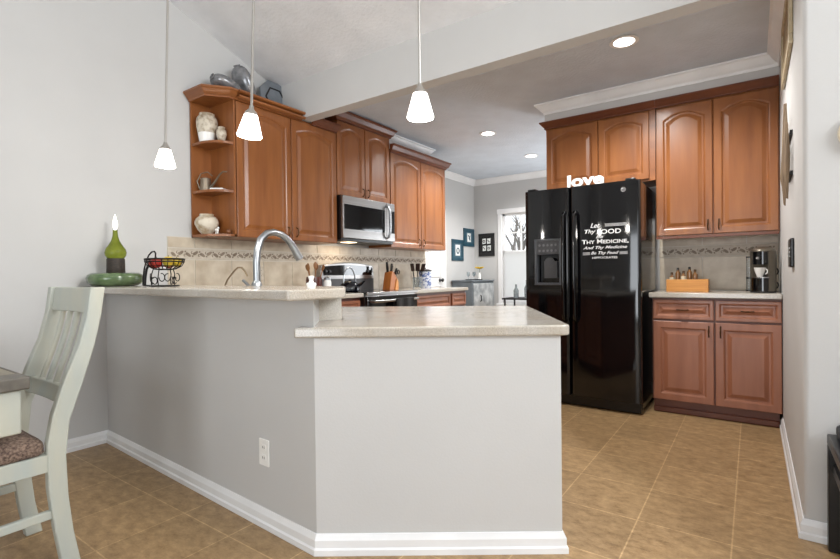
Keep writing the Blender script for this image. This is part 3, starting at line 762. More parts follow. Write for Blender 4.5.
# ------------------------------------------------------------------ things on the bar
GREEN = mat('green_art_glass', (48, 72, 40), .08, col2=(104, 126, 86), scale=(14, 14, 14), spec=.6, coat=.4)
c = (.170, 1.345, 1.02)
t = thing('green_dish', 'round shiny green glass dish at the left end of the bar', 'dish', c)
MB().lathe([(0, 0), (.10, 0), (.13, .007), (.152, .026), (.158, .050), (.150, .072), (.132, .084), (.112, .078), (.098, .056), (.09, .05), (0, .05)], c, 40).build('bowl', GREEN, t, smooth=True, auto=180)
GG = mat('olive_bottle_glass', (126, 136, 40), .06, col2=(150, 160, 66), scale=(20, 20, 20), trans=.45, ior=1.3, spec=.6)
cb = (.172, 1.347, 1.0705)
t = thing('lamp_bottle', 'olive glass bottle with dark woven base and white flame standing in the green dish', 'bottle', cb)
MB().lathe([(0, .0), (.046, 0), (.052, .01), (.050, .122), (.046, .126), (0, .126)], cb, 28).build('woven_base', mat('dark_woven_cord', (34, 28, 24), .6, col2=(60, 50, 40), scale=(60, 60, 200)), t, smooth=True)
MB().lathe([(.046, .124), (.058, .143), (.061, .162), (.056, .183), (.038, .21), (.024, .235), (.016, .265), (.013, .298), (.0145, .304), (.0105, .304), (.0095, .298), (0, .29)], cb, 28).build('glass_body', GG, t, smooth=True)
FLAME = emit('white_flame', (255, 252, 240), 4)
MB().lathe([(0, .30), (.006, .306), (.013, .328), (.014, .345), (.009, .37), (.004, .392), (0, .405)], cb, 14).build('flame', FLAME, t, smooth=True)
# wire fruit basket
WIRE = mat('black_wire', (26, 22, 20), .4, .6)
bx, by, bz = .715, 1.38, 1.125
t = thing('fruit_basket', 'black wire basket of fruit on a curled wire stand on the bar', 'basket', (bx, by, 1.02))
rimp = [(bx+.102*math.cos(a), by+.10*math.sin(a), bz+.05) for a in [2*PI*k/28 for k in range(28)]]
m = MB().tube(rimp, .0055, 8, True)
m.tube([(p[0], p[1], p[2]-.014) for p in rimp], .004, 8, True)
for rr, zz in ((.088, .012), (.055, -.006)): m.tube([(bx+rr*math.cos(a), by+rr*math.sin(a), bz+zz) for a in [2*PI*k/24 for k in range(24)]], .0025, 6, True)
for k in range(20):
    a = 2*PI*k/20; ca, sa = math.cos(a), math.sin(a)
    m.tube([(bx+r*ca, by+r*sa, bz+z) for r, z in ((.102, .05), (.099, .032), (.088, .012), (.055, -.006), (.02, -.01))], .0025, 6)
m.build('wire_bowl', WIRE, t, smooth=True)
m = MB().tube([(bx+.075*math.cos(a), by+.07*math.sin(a), 1.024) for a in [2*PI*k/24 for k in range(24)]], .004, 8, True)
for a in (.3, 2.2, 4.1, 5.3):
    px_, py_ = bx+.07*math.cos(a), by+.068*math.sin(a)
    m.tube([(px_, py_, 1.024), (px_-.006, py_, 1.06), (px_+.002, py_, 1.09), (px_-.01*math.cos(a), py_-.01*math.sin(a), bz-.004)], .003, 6)
    tx_, ty_ = -math.sin(a), math.cos(a)
    m.tube([(px_+tx_*(.02+.016*math.cos(u)), py_+ty_*(.02+.016*math.cos(u)), 1.072+.022*math.sin(u)) for u in [PI*1.0+i*PI*1.6/12 for i in range(13)]], .0028, 6)
    m.tube([(px_-tx_*(.02+.014*math.cos(u)), py_-ty_*(.02+.014*math.cos(u)), 1.054+.02*math.sin(u)) for u in [PI*.2+i*PI*1.6/12 for i in range(13)]], .0028, 6)
m.build('wire_foot', WIRE, t, smooth=True)
pts = [(.475, by-.01, 1.026), (.478, by-.01, 1.075), (.493, by-.01, 1.125), (.520, by-.01, 1.172), (.553, by-.01, 1.205), (.588, by-.01, 1.222), (.618, by-.01, 1.224), (.632, by-.01, 1.212), (.630, by-.01, 1.192), (.618, by-.01, 1.174)]
m = MB().tube(pts, .0045, 8).tube([(.475, by-.01, 1.026), (.56, by-.01, 1.024), (.65, by-.0, 1.024)], .004, 8)
m.tube([(.612, by-.03, 1.168), (.585, by-.04, 1.12), (.578, by-.045, 1.07), (.584, by-.05, 1.024)], .007, 8)
m.build('curled_stand', WIRE, t, smooth=True)
RED = mat('red_fruit_skin', (150, 24, 20), .3, col2=(186, 48, 30), scale=(12, 12, 12)); YEL = mat('yellow_fruit_skin', (206, 164, 36), .35, col2=(190, 180, 60), scale=(10, 10, 10))
fr = [(-.045, -.035, .031, RED, 'red fruit at the left front of the wire basket'), (.012, -.052, .031, RED, 'red fruit at the middle front of the wire basket'), (-.025, .035, .031, RED, 'red fruit at the back of the wire basket'),
      (.055, -.008, .031, YEL, 'yellow fruit at the right of the wire basket'), (.034, .050, .029, YEL, 'yellow green fruit at the right back of the wire basket')]
for dx, dy, r, mm, lab in fr:
    z = bz+r-.001+(.006 if mm is YEL else -.002)
    o = MB().lathe([(0, -r*.86), (r*.3, -r*.93), (r*.75, -r*.62), (r, -.05*r), (r*.9, r*.5), (r*.5, r*.88), (r*.18, r*.84), (0, r*.72)], (bx+dx, by+dy, z), 20).build('fruit', mm, None, smooth=True, auto=180)
    tag(o, lab, 'fruit', 'fruit in the wire basket')
    o2 = MB().tube([(bx+dx, by+dy, z+r*.7), (bx+dx+.003, by+dy, z+r*1.1)], .002, 6).build('stem', BLACKM, o)
# white figurine at the right end of the bar
c = (1.955, 1.36, 1.02)
t = thing('figurine', 'small white ceramic figurine at the right end of the bar', 'figurine', c)
MB().lathe([(0, 0), (.017, 0), (.0185, .004), (.016, .012), (.012, .022), (.0085, .030), (.010, .038), (.0125, .043), (.0125, .049), (.010, .0505), (0, .0505)], c, 20).build('body', WHITE, t, smooth=True)
for s_ in (-1, 1): MB().ball((c[0]+s_*.015*math.cos(yaw), c[1]+s_*.015*math.sin(yaw), c[2]+.014), .007, .006, .008).build('arm', WHITE, t, smooth=True)

# ------------------------------------------------------------------ things on the corner shelf and cabinet tops
ST1 = mat('pale_stone_glaze', (206, 196, 178), .4, col2=(150, 132, 108), scale=(26, 26, 26), detail=6, ramp=(.42, .62))
ST2 = mat('cream_crackle_glaze', (216, 206, 188), .35, col2=(160, 140, 112), scale=(18, 18, 18), detail=6, ramp=(.45, .65))
c = (.112, 2.012, 2.0735)
o = MB().lathe([(0, 0), (.052, 0), (.062, .06), (.074, .12), (.076, .16), (.069, .19), (.054, .208), (.054, .222), (.047, .222), (.045, .205), (0, .19)], c, 28).build('vase', ST1, smooth=True)
tag(o, 'tall cream and grey stone vase on the top corner shelf', 'vase')
MB().lathe([(.0526, .002), (.0626, .06), (.065, .075), (.060, .07)], c, 28).build('glazed_base', WHITE, o, smooth=True)
c = (.232, 2.054, 2.0735)
o = MB().lathe([(0, 0), (.018, 0), (.030, .03), (.037, .06), (.034, .085), (.024, .098), (.026, .112), (.020, .112), (0, .09)], c, 22).build('vase', ST1, smooth=True)
tag(o, 'little cream vase beside the tall vase on the top corner shelf', 'vase')
CANM = mat('tarnished_pewter', (120, 108, 92), .4, .6, col2=(140, 128, 112))
c = (.085, 2.01, 1.7155)
t = thing('watering_can', 'small tarnished metal watering can on the middle corner shelf', 'watering can', c)
MB().lathe([(0, 0), (.040, 0), (.042, .006), (.036, .095), (.038, .10), (.034, .10), (.032, .09), (0, .085)], c, 24).build('body', CANM, t, smooth=True)
MB().tube([(c[0]-.02, c[1]-.034, 1.73), (c[0]-.03, c[1]-.05, 1.79), (c[0]-.01, c[1]-.03, 1.85), (c[0]+.03, c[1]+.0, 1.862), (c[0]+.06, c[1]+.02, 1.83)], .004, 8).build('hoop_handle', CANM, t, smooth=True)
MB().tube([(c[0]+.034, c[1]+.005, 1.735), (c[0]+.09, c[1]+.012, 1.77), (c[0]+.15, c[1]+.022, 1.83), (c[0]+.18, c[1]+.03, 1.85), (c[0]+.215, c[1]+.035, 1.845)], [.010, .008, .006, .005, .005], 8).build('spout', CANM, t, smooth=True)
t = thing('small_book', 'small white closed book lying flat on the middle corner shelf', 'book', (.20, 2.02, 1.7155))
T = Matrix.Translation((.215, 2.03, 1.7155)) @ Matrix.Rotation(.6, 4, 'Z')
MB().box(-.045, .045, -.03, .03, .002, .012, T).build('pages', PAPER, t); MB().box(-.047, .047, -.032, .032, 0, .002, T).box(-.047, .047, -.032, .032, .012, .014, T).box(-.047, -.045, -.032, .032, .002, .012, T).build('cover', WHITE, t)
c = (.125, 1.99, 1.3885)
o = MB().lathe([(0, 0), (.036, 0), (.038, .008), (.060, .035), (.078, .07), (.080, .09), (.070, .112), (.05, .128), (.044, .132), (.046, .142), (.040, .142), (.036, .13), (0, .11)], c, 30).build('vase', ST2, smooth=True, sx=1) if False else MB().lathe([(0, 0), (.038, 0), (.040, .008), (.064, .035), (.083, .075), (.084, .095), (.075, .118), (.055, .136), (.048, .142), (.050, .152), (.043, .152), (.039, .138), (0, .11)], c, 30).build('vase', ST2, smooth=True)
tag(o, 'round cream crackled vase on the bottom corner shelf', 'vase')
c = (.248, 1.995, 1.3885)
t = thing('figurine', 'tiny white ceramic animal figurine on the bottom corner shelf', 'figurine', c)
MB().ball((c[0], c[1], c[2]+.028), .018, .012, .012).tube([(c[0]-.01, c[1], c[2]+.02), (c[0]-.01, c[1], c[2])], .005, 8).tube([(c[0]+.01, c[1], c[2]+.02), (c[0]+.01, c[1], c[2])], .005, 8).ball((c[0]+.017, c[1], c[2]+.042), .009, .008, .009).build('body', WHITE, t, smooth=True)
c = (.29, 2.065, 1.3885)
o = MB().lathe([(0, 0), (.008, 0), (.018, .012), (.02, .022), (.014, .034), (.006, .038), (0, .038)], c, 18).build('ball_ornament', mat('brown_burl', (110, 66, 36), .4), smooth=True, auto=180); tag(o, 'small brown wooden ball ornament on the bottom corner shelf', 'ornament')
# silver shells and hexagonal plate on cabinet tops
SILV = mat('mottled_silver_glaze', (96, 97, 100), .25, .45, col2=(158, 158, 160), scale=(22, 22, 22), detail=6)
def silver_egg(c, L, r, T, lab):
    t = thing('silver_vase', lab, 'vase', (c[0], c[1], 2.452))
    pf = [(r*math.sin(PI*i/16)**.8*(1-.12*math.cos(PI*i/16)), -L*math.cos(PI*i/16)) for i in range(17)]; pf[0] = (0, -L); pf[-1] = (0, L)
    TT = Matrix.Translation(c) @ T.to_4x4()
    MB().lathe(pf, (0, 0, 0), 28, TT, 1, .62).build('body', SILV, t, smooth=True, auto=180)
    MB().lathe([(r*.22, L*.93), (r*.28, L*1.03), (r*.2, L*1.03), (r*.18, L*.95)], (0, 0, 0), 20, TT).build('rim', SILV, t, smooth=True)
silver_egg((.16, 2.16, 2.532), .135, .092, Matrix.Rotation(math.radians(72), 4, 'X') , 'mottled silver oval vase lying on its side atop the left cabinet')
silver_egg((.13, 2.325, 2.60), .155, .100, Matrix.Rotation(math.radians(24), 4, 'X'), 'mottled silver oval vase leaning upright atop the left cabinet')
HEXM = mat('blue_grey_glaze', (106, 112, 118), .3, col2=(128, 133, 139), scale=(10, 10, 10))
cy, cz, R = 2.665, 2.606, .165
t = thing('octagonal_plate', 'large blue grey plate with dark hexagon ring leaning on the wall atop the cabinet', 'plate', (.10, cy, 2.452))
def lean(a, b, h): return (.075+h-(b-2.452)*.10+.012, a, b)
po = [(cy+R*math.cos(PI/8+k*PI/4), cz+R*math.sin(PI/8+k*PI/4)) for k in range(8)]
MB().prism(po, 0, .014, lean).build('plate', HEXM, t, bevel=.004)
def ring(r0, r1, n, h0, h1, ph):
    m = MB(); vs = []; fs = []
    for k in range(n):
        a = ph+2*PI*k/n
        for r in (r0, r1):
            for h in (h0, h1): vs.append(lean(cy+r*math.cos(a), cz+r*math.sin(a), h))
    for k in range(n):
        a = 4*k; b = 4*((k+1) % n)
        fs += [(a+1, b+1, b+3, a+3), (a, a+2, b+2, b), (a+2, a+3, b+3, b+2), (a, b, b+1, a+1)]
    return m.faces(vs, fs)
ring(.094, .106, 6, .014, .020, 0).build('hexagon_ring', BLACKM, t)

# ------------------------------------------------------------------ things along the left counter
CROCK = mat('dark_red_glaze', (70, 30, 22), .3, col2=(92, 42, 30)); SPW = mat('olive_wood', (120, 78, 44), .5, col2=(150, 104, 62), scale=(20, 20, 3))
c = (.28, 2.90, .914)
o = MB().lathe([(0, 0), (.065, 0), (.07, .02), (.072, .12), (.066, .15), (.06, .15), (.058, .02), (0, .02)], c, 24).build('utensil_crock', CROCK, smooth=True); tag(o, 'dark red glazed crock of wooden utensils left of the stove', 'crock')
labs = ['wooden spoon leaning far left in the dark red crock', 'wooden spoon leaning left in the dark red crock', 'upright wooden spoon in the dark red crock', 'wooden spoon leaning right in the dark red crock', 'wooden spoon leaning far right in the dark red crock']
for k, lab in enumerate(labs):
    a = -2+k; top = Vector((c[0]+.02*(-1)**k, c[1]+.048*a, c[2]+.27-.012*abs(a))); bot = Vector((c[0]+.01*(-1)**k, c[1]+.012*a, c[2]+.024))
    t = thing('wooden_spoon', lab, 'spoon', tuple(bot), 'wooden spoons in the crock')
    MB().tube([bot, bot.lerp(top, .8)], .005, 8).build('spoon_handle', SPW, t, smooth=True)
    R3 = (top-bot).to_track_quat('Z', 'X').to_matrix()
    MB().ball(bot.lerp(top, .92), .006, .022, .032, R3).build('spoon_bowl', SPW, t, smooth=True)
c = (.36, 2.985, .914)
t = thing('white_jar', 'small white and silver jar beside the dark red crock', 'jar', c)
MB().lathe([(0, 0), (.03, 0), (.034, .01), (.034, .1), (.028, .12), (0, .12)], c, 20).build('body', WHITE, t, smooth=True); MB().lathe([(0, .12), (.03, .12), (.03, .14), (.012, .15), (0, .156)], c, 20).build('lid', CHROME, t, smooth=True)
# kettle
c = (.34, 3.29, .918)
t = thing('kettle', 'black enamel kettle with chrome hoop handle on the stove', 'kettle', c)
BLUEB = mat('black_enamel', (12, 14, 20), .12, spec=.6)
MB().lathe([(0, 0), (.085, 0), (.098, .012), (.10, .035), (.085, .07), (.055, .095), (.045, .10), (0, .10)], c, 28).build('body', BLUEB, t, smooth=True)
MB().lathe([(0, .118), (.010, .116), (.012, .108), (.04, .102), (.046, .098), (0, .098)], c, 20).build('lid', BLUEB, t, smooth=True)
MB().tube([(c[0]+.0, c[1]+.08*math.cos(a), c[2]+.08+.15*math.sin(a)) for a in [PI*k/14 for k in range(15)]], .007, 10).build('hoop_handle', CHROME, t, smooth=True)
MB().tube([(c[0]+.07, c[1]+.03, c[2]+.05), (c[0]+.11, c[1]+.05, c[2]+.08), (c[0]+.135, c[1]+.06, c[2]+.105)], [.018, .014, .011], 10).build('spout', BLUEB, t, smooth=True)
# knife block
c = Vector((.25, 4.01, .914))
t = thing('knife_block', 'orange wood knife block on the counter right of the stove', 'knife block', tuple(c))
KW = mat('orange_wood', (150, 84, 30), .4, col2=(176, 106, 46), scale=(20, 20, 4)); KW2 = mat('pale_orange_wood', (190, 120, 48), .4, col2=(206, 140, 66), scale=(20, 20, 4))
MB().prism([(-.075, 0), (.055, 0), (.085, .115), (.0, .20), (-.03, .185)], -.05, .05, lambda a, b, h: (c.x+h, c.y-a*.9, c.z+b) if False else (c.x+h, c.y+a*.9, c.z+b)).build('block', KW, t, bevel=.005)
MB().prism([(.02, 0), (.085, 0), (.085, .09), (.055, .115)], .05, .06, lambda a, b, h: (c.x+h, c.y+a*.9, c.z+b)).build('front_face', KW2, t)
for k, lab in enumerate(['black handled knife highest in the orange knife block', 'black handled knife second from the top in the orange knife block', 'black handled knife third from the top in the orange knife block', 'black handled knife lowest in the orange knife block']):
    f = k/3; p = c+Vector((-.02+.015*(k % 2)*2, -.01+.06*f, .185-.055*f)); dv = Vector((0, .55-.15*(1-f)-.5*(1-f), .9)).normalized()
    kk = thing('kitchen_knife', lab, 'knife', tuple(p), 'knives in the block')
    MB().tube([p, p+dv*.05, p+dv*.115], [.012, .014, .012], 8).build('knife_handle', BLACKP, kk, smooth=True)
    MB().tube([p-dv*.02, p+dv*.004], .008, 8).build('bolster', STEEL, kk, smooth=True)
p = c+Vector((.03, .068, .14))
kk = thing('scissors', 'black handled scissors at the front of the knife block', 'scissors', tuple(p))
for s_ in (-1, 1): MB().tube([(p.x, p.y+.03+.018*s_+.016*math.cos(a), p.z+.05+.022*math.sin(a)) for a in [2*PI*k/16 for k in range(16)]], .005, 8, True).build('finger_loop', BLACKP, kk, smooth=True)
MB().tube([p-Vector((0, .02, .03)), p+Vector((0, .03, .035))], .004, 8).build('blade', STEEL, kk, smooth=True)
# glass of dark utensils and patterned canister
GLS = mat('clear_glass', (220, 226, 228), .03, trans=.9, ior=1.2)
c = (.26, 4.50, .914)
o = MB().lathe([(0, 0), (.045, 0), (.05, .01), (.05, .13), (.046, .13), (.045, .014), (0, .014)], c, 24).build('glass_jar', GLS, smooth=True); tag(o, 'clear glass jar holding dark utensils beyond the knife block', 'jar')
for k, lab in enumerate(['dark spatula leaning left in the glass jar', 'upright dark spatula in the glass jar', 'dark spatula leaning right in the glass jar']):
    a = k-1; b0 = Vector((c[0]+.01*a, c[1]+.015*a, c[2]+.016)); t1 = Vector((c[0]+.02*a, c[1]+.07*a+.02, c[2]+.22))
    t = thing('spatula', lab, 'spatula', tuple(b0), 'dark spatulas in the glass jar')
    MB().tube([b0, t1], .006, 8).build('spatula_handle', BLACKM, t, smooth=True)
    R4 = Matrix.Translation(t1) @ (t1-b0).to_track_quat('Z', 'X').to_matrix().to_4x4()
    MB().box(-.006, .006, -.03, .03, -.02, .07, R4).build('spatula_blade', mat('dark_brown_silicone', (46, 28, 24), .5), t, bevel=.004)
c = (.25, 4.68, .914)
t = thing('canister', 'blue and white patterned canister with dark lid near the end of the counter', 'canister', c)
MB().lathe([(0, 0), (.075, 0), (.078, .006), (.078, .19), (.07, .198), (0, .198)], c, 28).build('body', mat('blue_white_pattern', (96, 116, 168), .3, col2=(222, 226, 236), scale=(34, 34, 34), ramp=(.44, .52)), t, smooth=True)
MB().lathe([(0, .198), (.082, .198), (.084, .21), (.05, .222), (.012, .226), (.016, .24), (0, .244)], c, 28).build('lid', DGREY, t, smooth=True)
def outlet(F, u, v, label, cat='outlet', m_=WHITE):
    o = F(u, v, 0); t = thing('wall_outlet', label, cat, tuple(o))
    MB().prism(rounded([(u-.035, v-.057), (u+.035, v-.057), (u+.035, v+.057), (u-.035, v+.057)], .006), 0, .006, F).build('cover_plate', m_, t, bevel=.002)
    for dv in (-.022, .022):
        s = MB().prism(rounded([(u-.017, v+dv-.014), (u+.017, v+dv-.014), (u+.017, v+dv+.014), (u-.017, v+dv+.014)], .008), .006, .0078, F).build('socket', m_, t)
        mm = MB()
        for du in (-.006, .006): mm.prism([(u+du-.0014, v+dv-.004), (u+du+.0014, v+dv-.004), (u+du+.0014, v+dv+.006), (u+du-.0014, v+dv+.006)], .0078, .0082, F)
        mm.build('slot', BLACKM, s)
    return t
bd = (PA-Vector((0, 1.355))).normalized(); bn = Vector((bd.y, -bd.x))
FBAR = Fr((0, 1.355, 0), (bd.x, bd.y, 0), (bn.x, bn.y, 0))
outlet(FBAR, 1.757, .318, 'white electrical outlet low on the grey bar wall')
FBS = Fr((.0105, 0, 0), (0, 1, 0), (1, 0, 0))
outlet(FBS, 2.537, 1.10, 'cream outlet on the tile backsplash behind the faucet', m_=BANDT)
outlet(FBS, 4.38, 1.06, 'white outlet on the tile backsplash beyond the knife block')

# ------------------------------------------------------------------ things on the right counter
t = thing('bottle_tray', 'bamboo box holding small spice bottles on the right counter', 'box', (3.03, 4.22, .914))
x0, x1, y0, y1, z0, z1 = 2.905, 3.19, 4.19, 4.29, .914, 1.010
MB().box(x0, x1, y0, y0+.01, z0, z1).build('front_board', BLOND, t, bevel=.002)
MB().box(x0, x1, y1-.01, y1, z0, z1).build('back_board', BLOND, t, bevel=.002)
MB().box(x0, x0+.01, y0+.01, y1-.01, z0, z1).box(x1-.01, x1, y0+.01, y1-.01, z0, z1).build('end_board', BLOND, t)
MB().box(x0+.01, x1-.01, y0+.01, y1-.01, z0, z0+.008).build('bottom_board', BLOND, t)
AMB = mat('amber_glass', (112, 76, 44), .1, col2=(146, 106, 66), spec=.6); LBL = mat('cream_paper_label', (214, 200, 170), .7)
bl = ['leftmost small bottle in the bamboo box', 'second small bottle from the left in the bamboo box', 'middle small bottle with cream label in the bamboo box', 'fourth small bottle from the left in the bamboo box', 'rightmost small bottle in the bamboo box']
for k, lab in enumerate(bl):
    hx = [.10, .135, .11, .14, .12][k]+.045; c = (2.94+k*.040, 4.234+(k % 2)*.018, .922)
    t = thing('small_bottle', lab, 'bottle', c, 'small bottles in the bamboo box')
    MB().lathe([(0, 0), (.017, 0), (.018, .004), (.018, hx-.040), (.009, hx-.028), (.009, hx-.012), (0, hx-.012)], c, 16).build('glass', AMB, t, smooth=True)
    MB().lathe([(0, hx), (.009, hx-.001), (.0095, hx-.018), (.0075, hx-.018)], c, 14).build('cap', BLACKP if k % 2 else BRONZE, t, smooth=True)
    if k in (0, 2): MB().lathe([(.0187, .088), (.0187, hx-.041), (.0182, hx-.041), (.0182, .088), (.0187, .088)], c, 16).build('paper_label', LBL, t, smooth=True)

c = Vector((3.526, 4.17, .914))
t = thing('coffee_machine', 'domed bronze and black pod coffee machine on the right counter', 'coffee machine', tuple(c))
BRZ = mat('bronze_grey_metal', (104, 96, 84), .3, .6, col2=(114, 106, 94))
front = Vector((-.35, -1, 0)).normalized(); th0 = math.atan2(front.y, front.x)
def shell(a0, a1, r, z0, z1, ri=0, n=24):
    A = [th0+a0+(a1-a0)*i/n for i in range(n+1)]
    out = [(c.x+r*math.cos(a), c.y+r*math.sin(a)) for a in A]
    inn = [(c.x+ri*math.cos(a), c.y+ri*math.sin(a)) for a in reversed(A)] if ri else [(c.x, c.y)]
    return MB().prism(out+inn, z0, z1)
MB().lathe([(0, 0), (.076, 0), (.078, .004), (.078, .012), (0, .012)], tuple(c), 36).build('base', BLACKP, t, smooth=True)
shell(.75, 2*PI-.75, .078, .926, 1.205, .0, 40).build('housing', BRZ, t, smooth=True, auto=40)
pf = [(.078, 1.205-.914)]+[(.078*math.cos(a), .291+.038*math.sin(a)) for a in [PI/2*k/8 for k in range(1, 8)]]+[(0, .329)]
MB().lathe([(0, .29)]+pf, tuple(c), 36).build('dome', BRZ, t, smooth=True)
shell(-.72, .72, .068, 1.115, 1.205, 0).build('brew_head', BLACK, t, smooth=True)
MB().lathe([(0, 0), (.012, 0), (.01, .03), (0, .03)], T=Matrix.Translation(c+front*.07+Vector((0, 0, .245))) @ front.to_track_quat('Z', 'Y').to_matrix().to_4x4(), seg=16).build('spout', STEEL, t, smooth=True)
shell(-.72, .72, .077, .926, 1.018, 0).build('drip_base', GLASSB, t, smooth=True)
shell(-.75, .75, .082, 1.018, 1.026, 0).build('cup_grate', STEEL, t, smooth=True)
sd = Vector((-1, .1, 0)).normalized()
MB().lathe([(0, 0), (.016, 0), (.016, .235), (0, .235)], tuple(c+Vector((-.082, -.005, .02))), 16).build('water_tank', GLS, t, smooth=True)
for z in (.01, .10, .25): MB().lathe([(0, 0), (.018, 0), (.018, .010), (0, .010)], tuple(c+Vector((-.082, -.005, z))), 16).build('tank_clip', BLACKP, t, smooth=True)
cc = c+front*.045+Vector((0, 0, .112)); cc = Vector((cc.x-.004, cc.y, 1.0262))
tc_ = thing('coffee_cup', 'white tapered coffee cup on the grate of the coffee machine', 'cup', tuple(cc))
MB().lathe([(0, 0), (.016, 0), (.018, .006), (.030, .04), (.036, .066), (.034, .066), (.028, .04), (.014, .01), (0, .01)], tuple(cc), 24).build('cup_body', WHITE, tc_, smooth=True)
rv = Vector((-front.y, front.x, 0))
MB().tube([cc+rv*(.032+.014*math.sin(a))+Vector((0, 0, .038+.018*math.cos(a))) for a in [PI*k/10 for k in range(11)]], .0035, 8).build('cup_handle', WHITE, tc_, smooth=True)
for zz, lab in ((.914, 'black mug at the bottom of the stack tucked behind the coffee machine'), (1.014, 'black mug at the top of the stack tucked behind the coffee machine')):
    q = Vector((3.562, 4.33, zz)); tm = thing('black_mug', lab, 'mug', tuple(q), 'stacked black mugs')
    MB().lathe([(0, 0), (.036, 0), (.038, .006), (.038, .098), (.035, .098), (.034, .01), (0, .01)], tuple(q), 22).build('mug_body', BLACKP, tm, smooth=True)
    hv = Vector((.85, -.5, 0)).normalized()
    MB().tube([q+hv*(.036+.028*math.sin(a))+Vector((0, 0, .05+.028*math.cos(a))) for a in [PI*k/10 for k in range(11)]], .005, 8).build('mug_handle', BLACKP, tm, smooth=True)

# ------------------------------------------------------------------ right wall
DRIFT = mat('driftwood', (112, 92, 72), .8, col2=(156, 134, 108), scale=(30, 30, 4), detail=6)
t = thing('driftwood_art', 'vertical bundle of weathered driftwood sticks hung on the right wall', 'wall art', (XR-.03, 3.10, 1.39))
rs = random.Random(3)
for k in range(9):
    y = 2.94+.31*k/8; zc = 1.65+rs.uniform(-.08, .08); L = rs.uniform(.10, .26); r = rs.uniform(.007, .012); x = XR-.016-rs.uniform(0, .010)
    MB().tube([(x, y+rs.uniform(-.012, .012), zc-L), (x-.004, y+rs.uniform(-.01, .01), zc-L*.4), (x, y+rs.uniform(-.01, .01), zc+L*.3), (x, y+rs.uniform(-.012, .012), zc+L)], [r*.3, r, r*.9, r*.3], 7).build('stick', DRIFT, t, smooth=True)
MB().box(XR-.012, XR-.0, 2.96, 3.23, 1.54, 1.56).build('back_strip', BLACKM, t); MB().box(XR-.012, XR-.0, 2.96, 3.23, 1.74, 1.76).build('back_strip', BLACKM, t)
FRT = mat('tan_painted_frame', (176, 160, 130), .5, col2=(196, 182, 152), scale=(20, 20, 20))
t = thing('framed_panel', 'tan framed panel hung high on the right wall beside the wall cabinet', 'picture', (XR, 3.33, 2.16))
ya, yb, za, zb = 2.90, 3.62, 2.16, 2.515
m = MB().box(XR-.018, XR-.001, ya, yb, za, za+.05).box(XR-.018, XR-.001, ya, yb, zb-.05, zb).box(XR-.018, XR-.001, ya, ya+.05, za+.05, zb-.05).box(XR-.018, XR-.001, yb-.05, yb, za+.05, zb-.05)
m.build('frame', FRT, t, bevel=.004)
B(XR-.010, XR-.001, ya+.05, yb-.05, za+.05, zb-.05).build('panel', mat('aged_wood_panel', (138, 118, 90), .7, col2=(176, 156, 122), scale=(30, 30, 30), detail=6), t)
t = thing('wall_keypad', 'black wall control plate with small pale buttons on the right wall', 'switch', (XR, 3.0, 1.09))
MB().box(XR-.016, XR-.001, 2.89, 3.05, 1.085, 1.225).build('plate', BLACKP, t, bevel=.004)
for j in range(3):
    m = MB().box(XR-.019, XR-.016, 2.94, 3.0, 1.135+.02*j, 1.143+.02*j)
    m.build('button', STEEL, t)
t = thing('wall_plaque', 'round cream plaque on the white wall at the right edge', 'plaque', (3.805, 2.42, 1.51))
MB().lathe([(0, 0), (.068, 0), (.072, .006), (.066, .014), (.05, .010), (0, .010)], T=Matrix.Translation((3.805, 2.419, 1.588)) @ Matrix.Rotation(PI/2, 4, 'X'), seg=36).build('disc', mat('cream_plaster', (222, 214, 198), .5), t, smooth=True)
MB().lathe([(.060, .012), (.070, .012), (.070, .018), (.060, .018), (.060, .012)], T=Matrix.Translation((3.805, 2.419, 1.588)) @ Matrix.Rotation(PI/2, 4, 'X'), seg=36).build('rim', mat('beige_rim', (190, 176, 150), .5), t, smooth=True)
# bench at the right edge
BW = mat('black_painted_wood', (20, 20, 22), .35); CUSH = mat('charcoal_cushion', (34, 36, 40), .8, bump=.4, bscale=200, col2=(50, 52, 56), scale=(80, 80, 80))
t = thing('bench', 'black wooden bench with charcoal cushion against the white wall at right', 'bench', (4.2, 2.2, 0))
for (x, y) in ((3.705, 2.365), (3.705, 2.035), (4.69, 2.365), (4.69, 2.035)):
    MB().prism([(x-.008, y-.02), (x+.03, y-.02), (x+.03, y+.02), (x-.008, y+.02)], 0, .40).build('leg', BW, t, bevel=.004)
MB().box(3.697, 4.72, 2.015, 2.385, .40, .44).build('seat_frame', BW, t, bevel=.005)
MB().box(3.71, 3.73, 2.055, 2.345, .30, .335).build('side_rail', BW, t); MB().box(4.69, 4.71, 2.055, 2.345, .30, .335).build('side_rail', BW, t)
MB().prism(rounded([(3.72, 2.02), (4.71, 2.02), (4.71, 2.38), (3.72, 2.38)], .03), .44, .485).build('cushion', CUSH, t, bevel=.015, seg=3)
BLU = mat('pale_blue_plastic', (150, 180, 200), .4)
o = MB().box(3.775, 4.10, 2.12, 2.36, .0, .16).build('storage_bin', BLU, bevel=.012); tag(o, 'pale blue storage bin on the floor under the black bench', 'bin')
MB().box(3.77, 4.105, 2.115, 2.365, .16, .178).build('lid', BLU, o, bevel=.006)

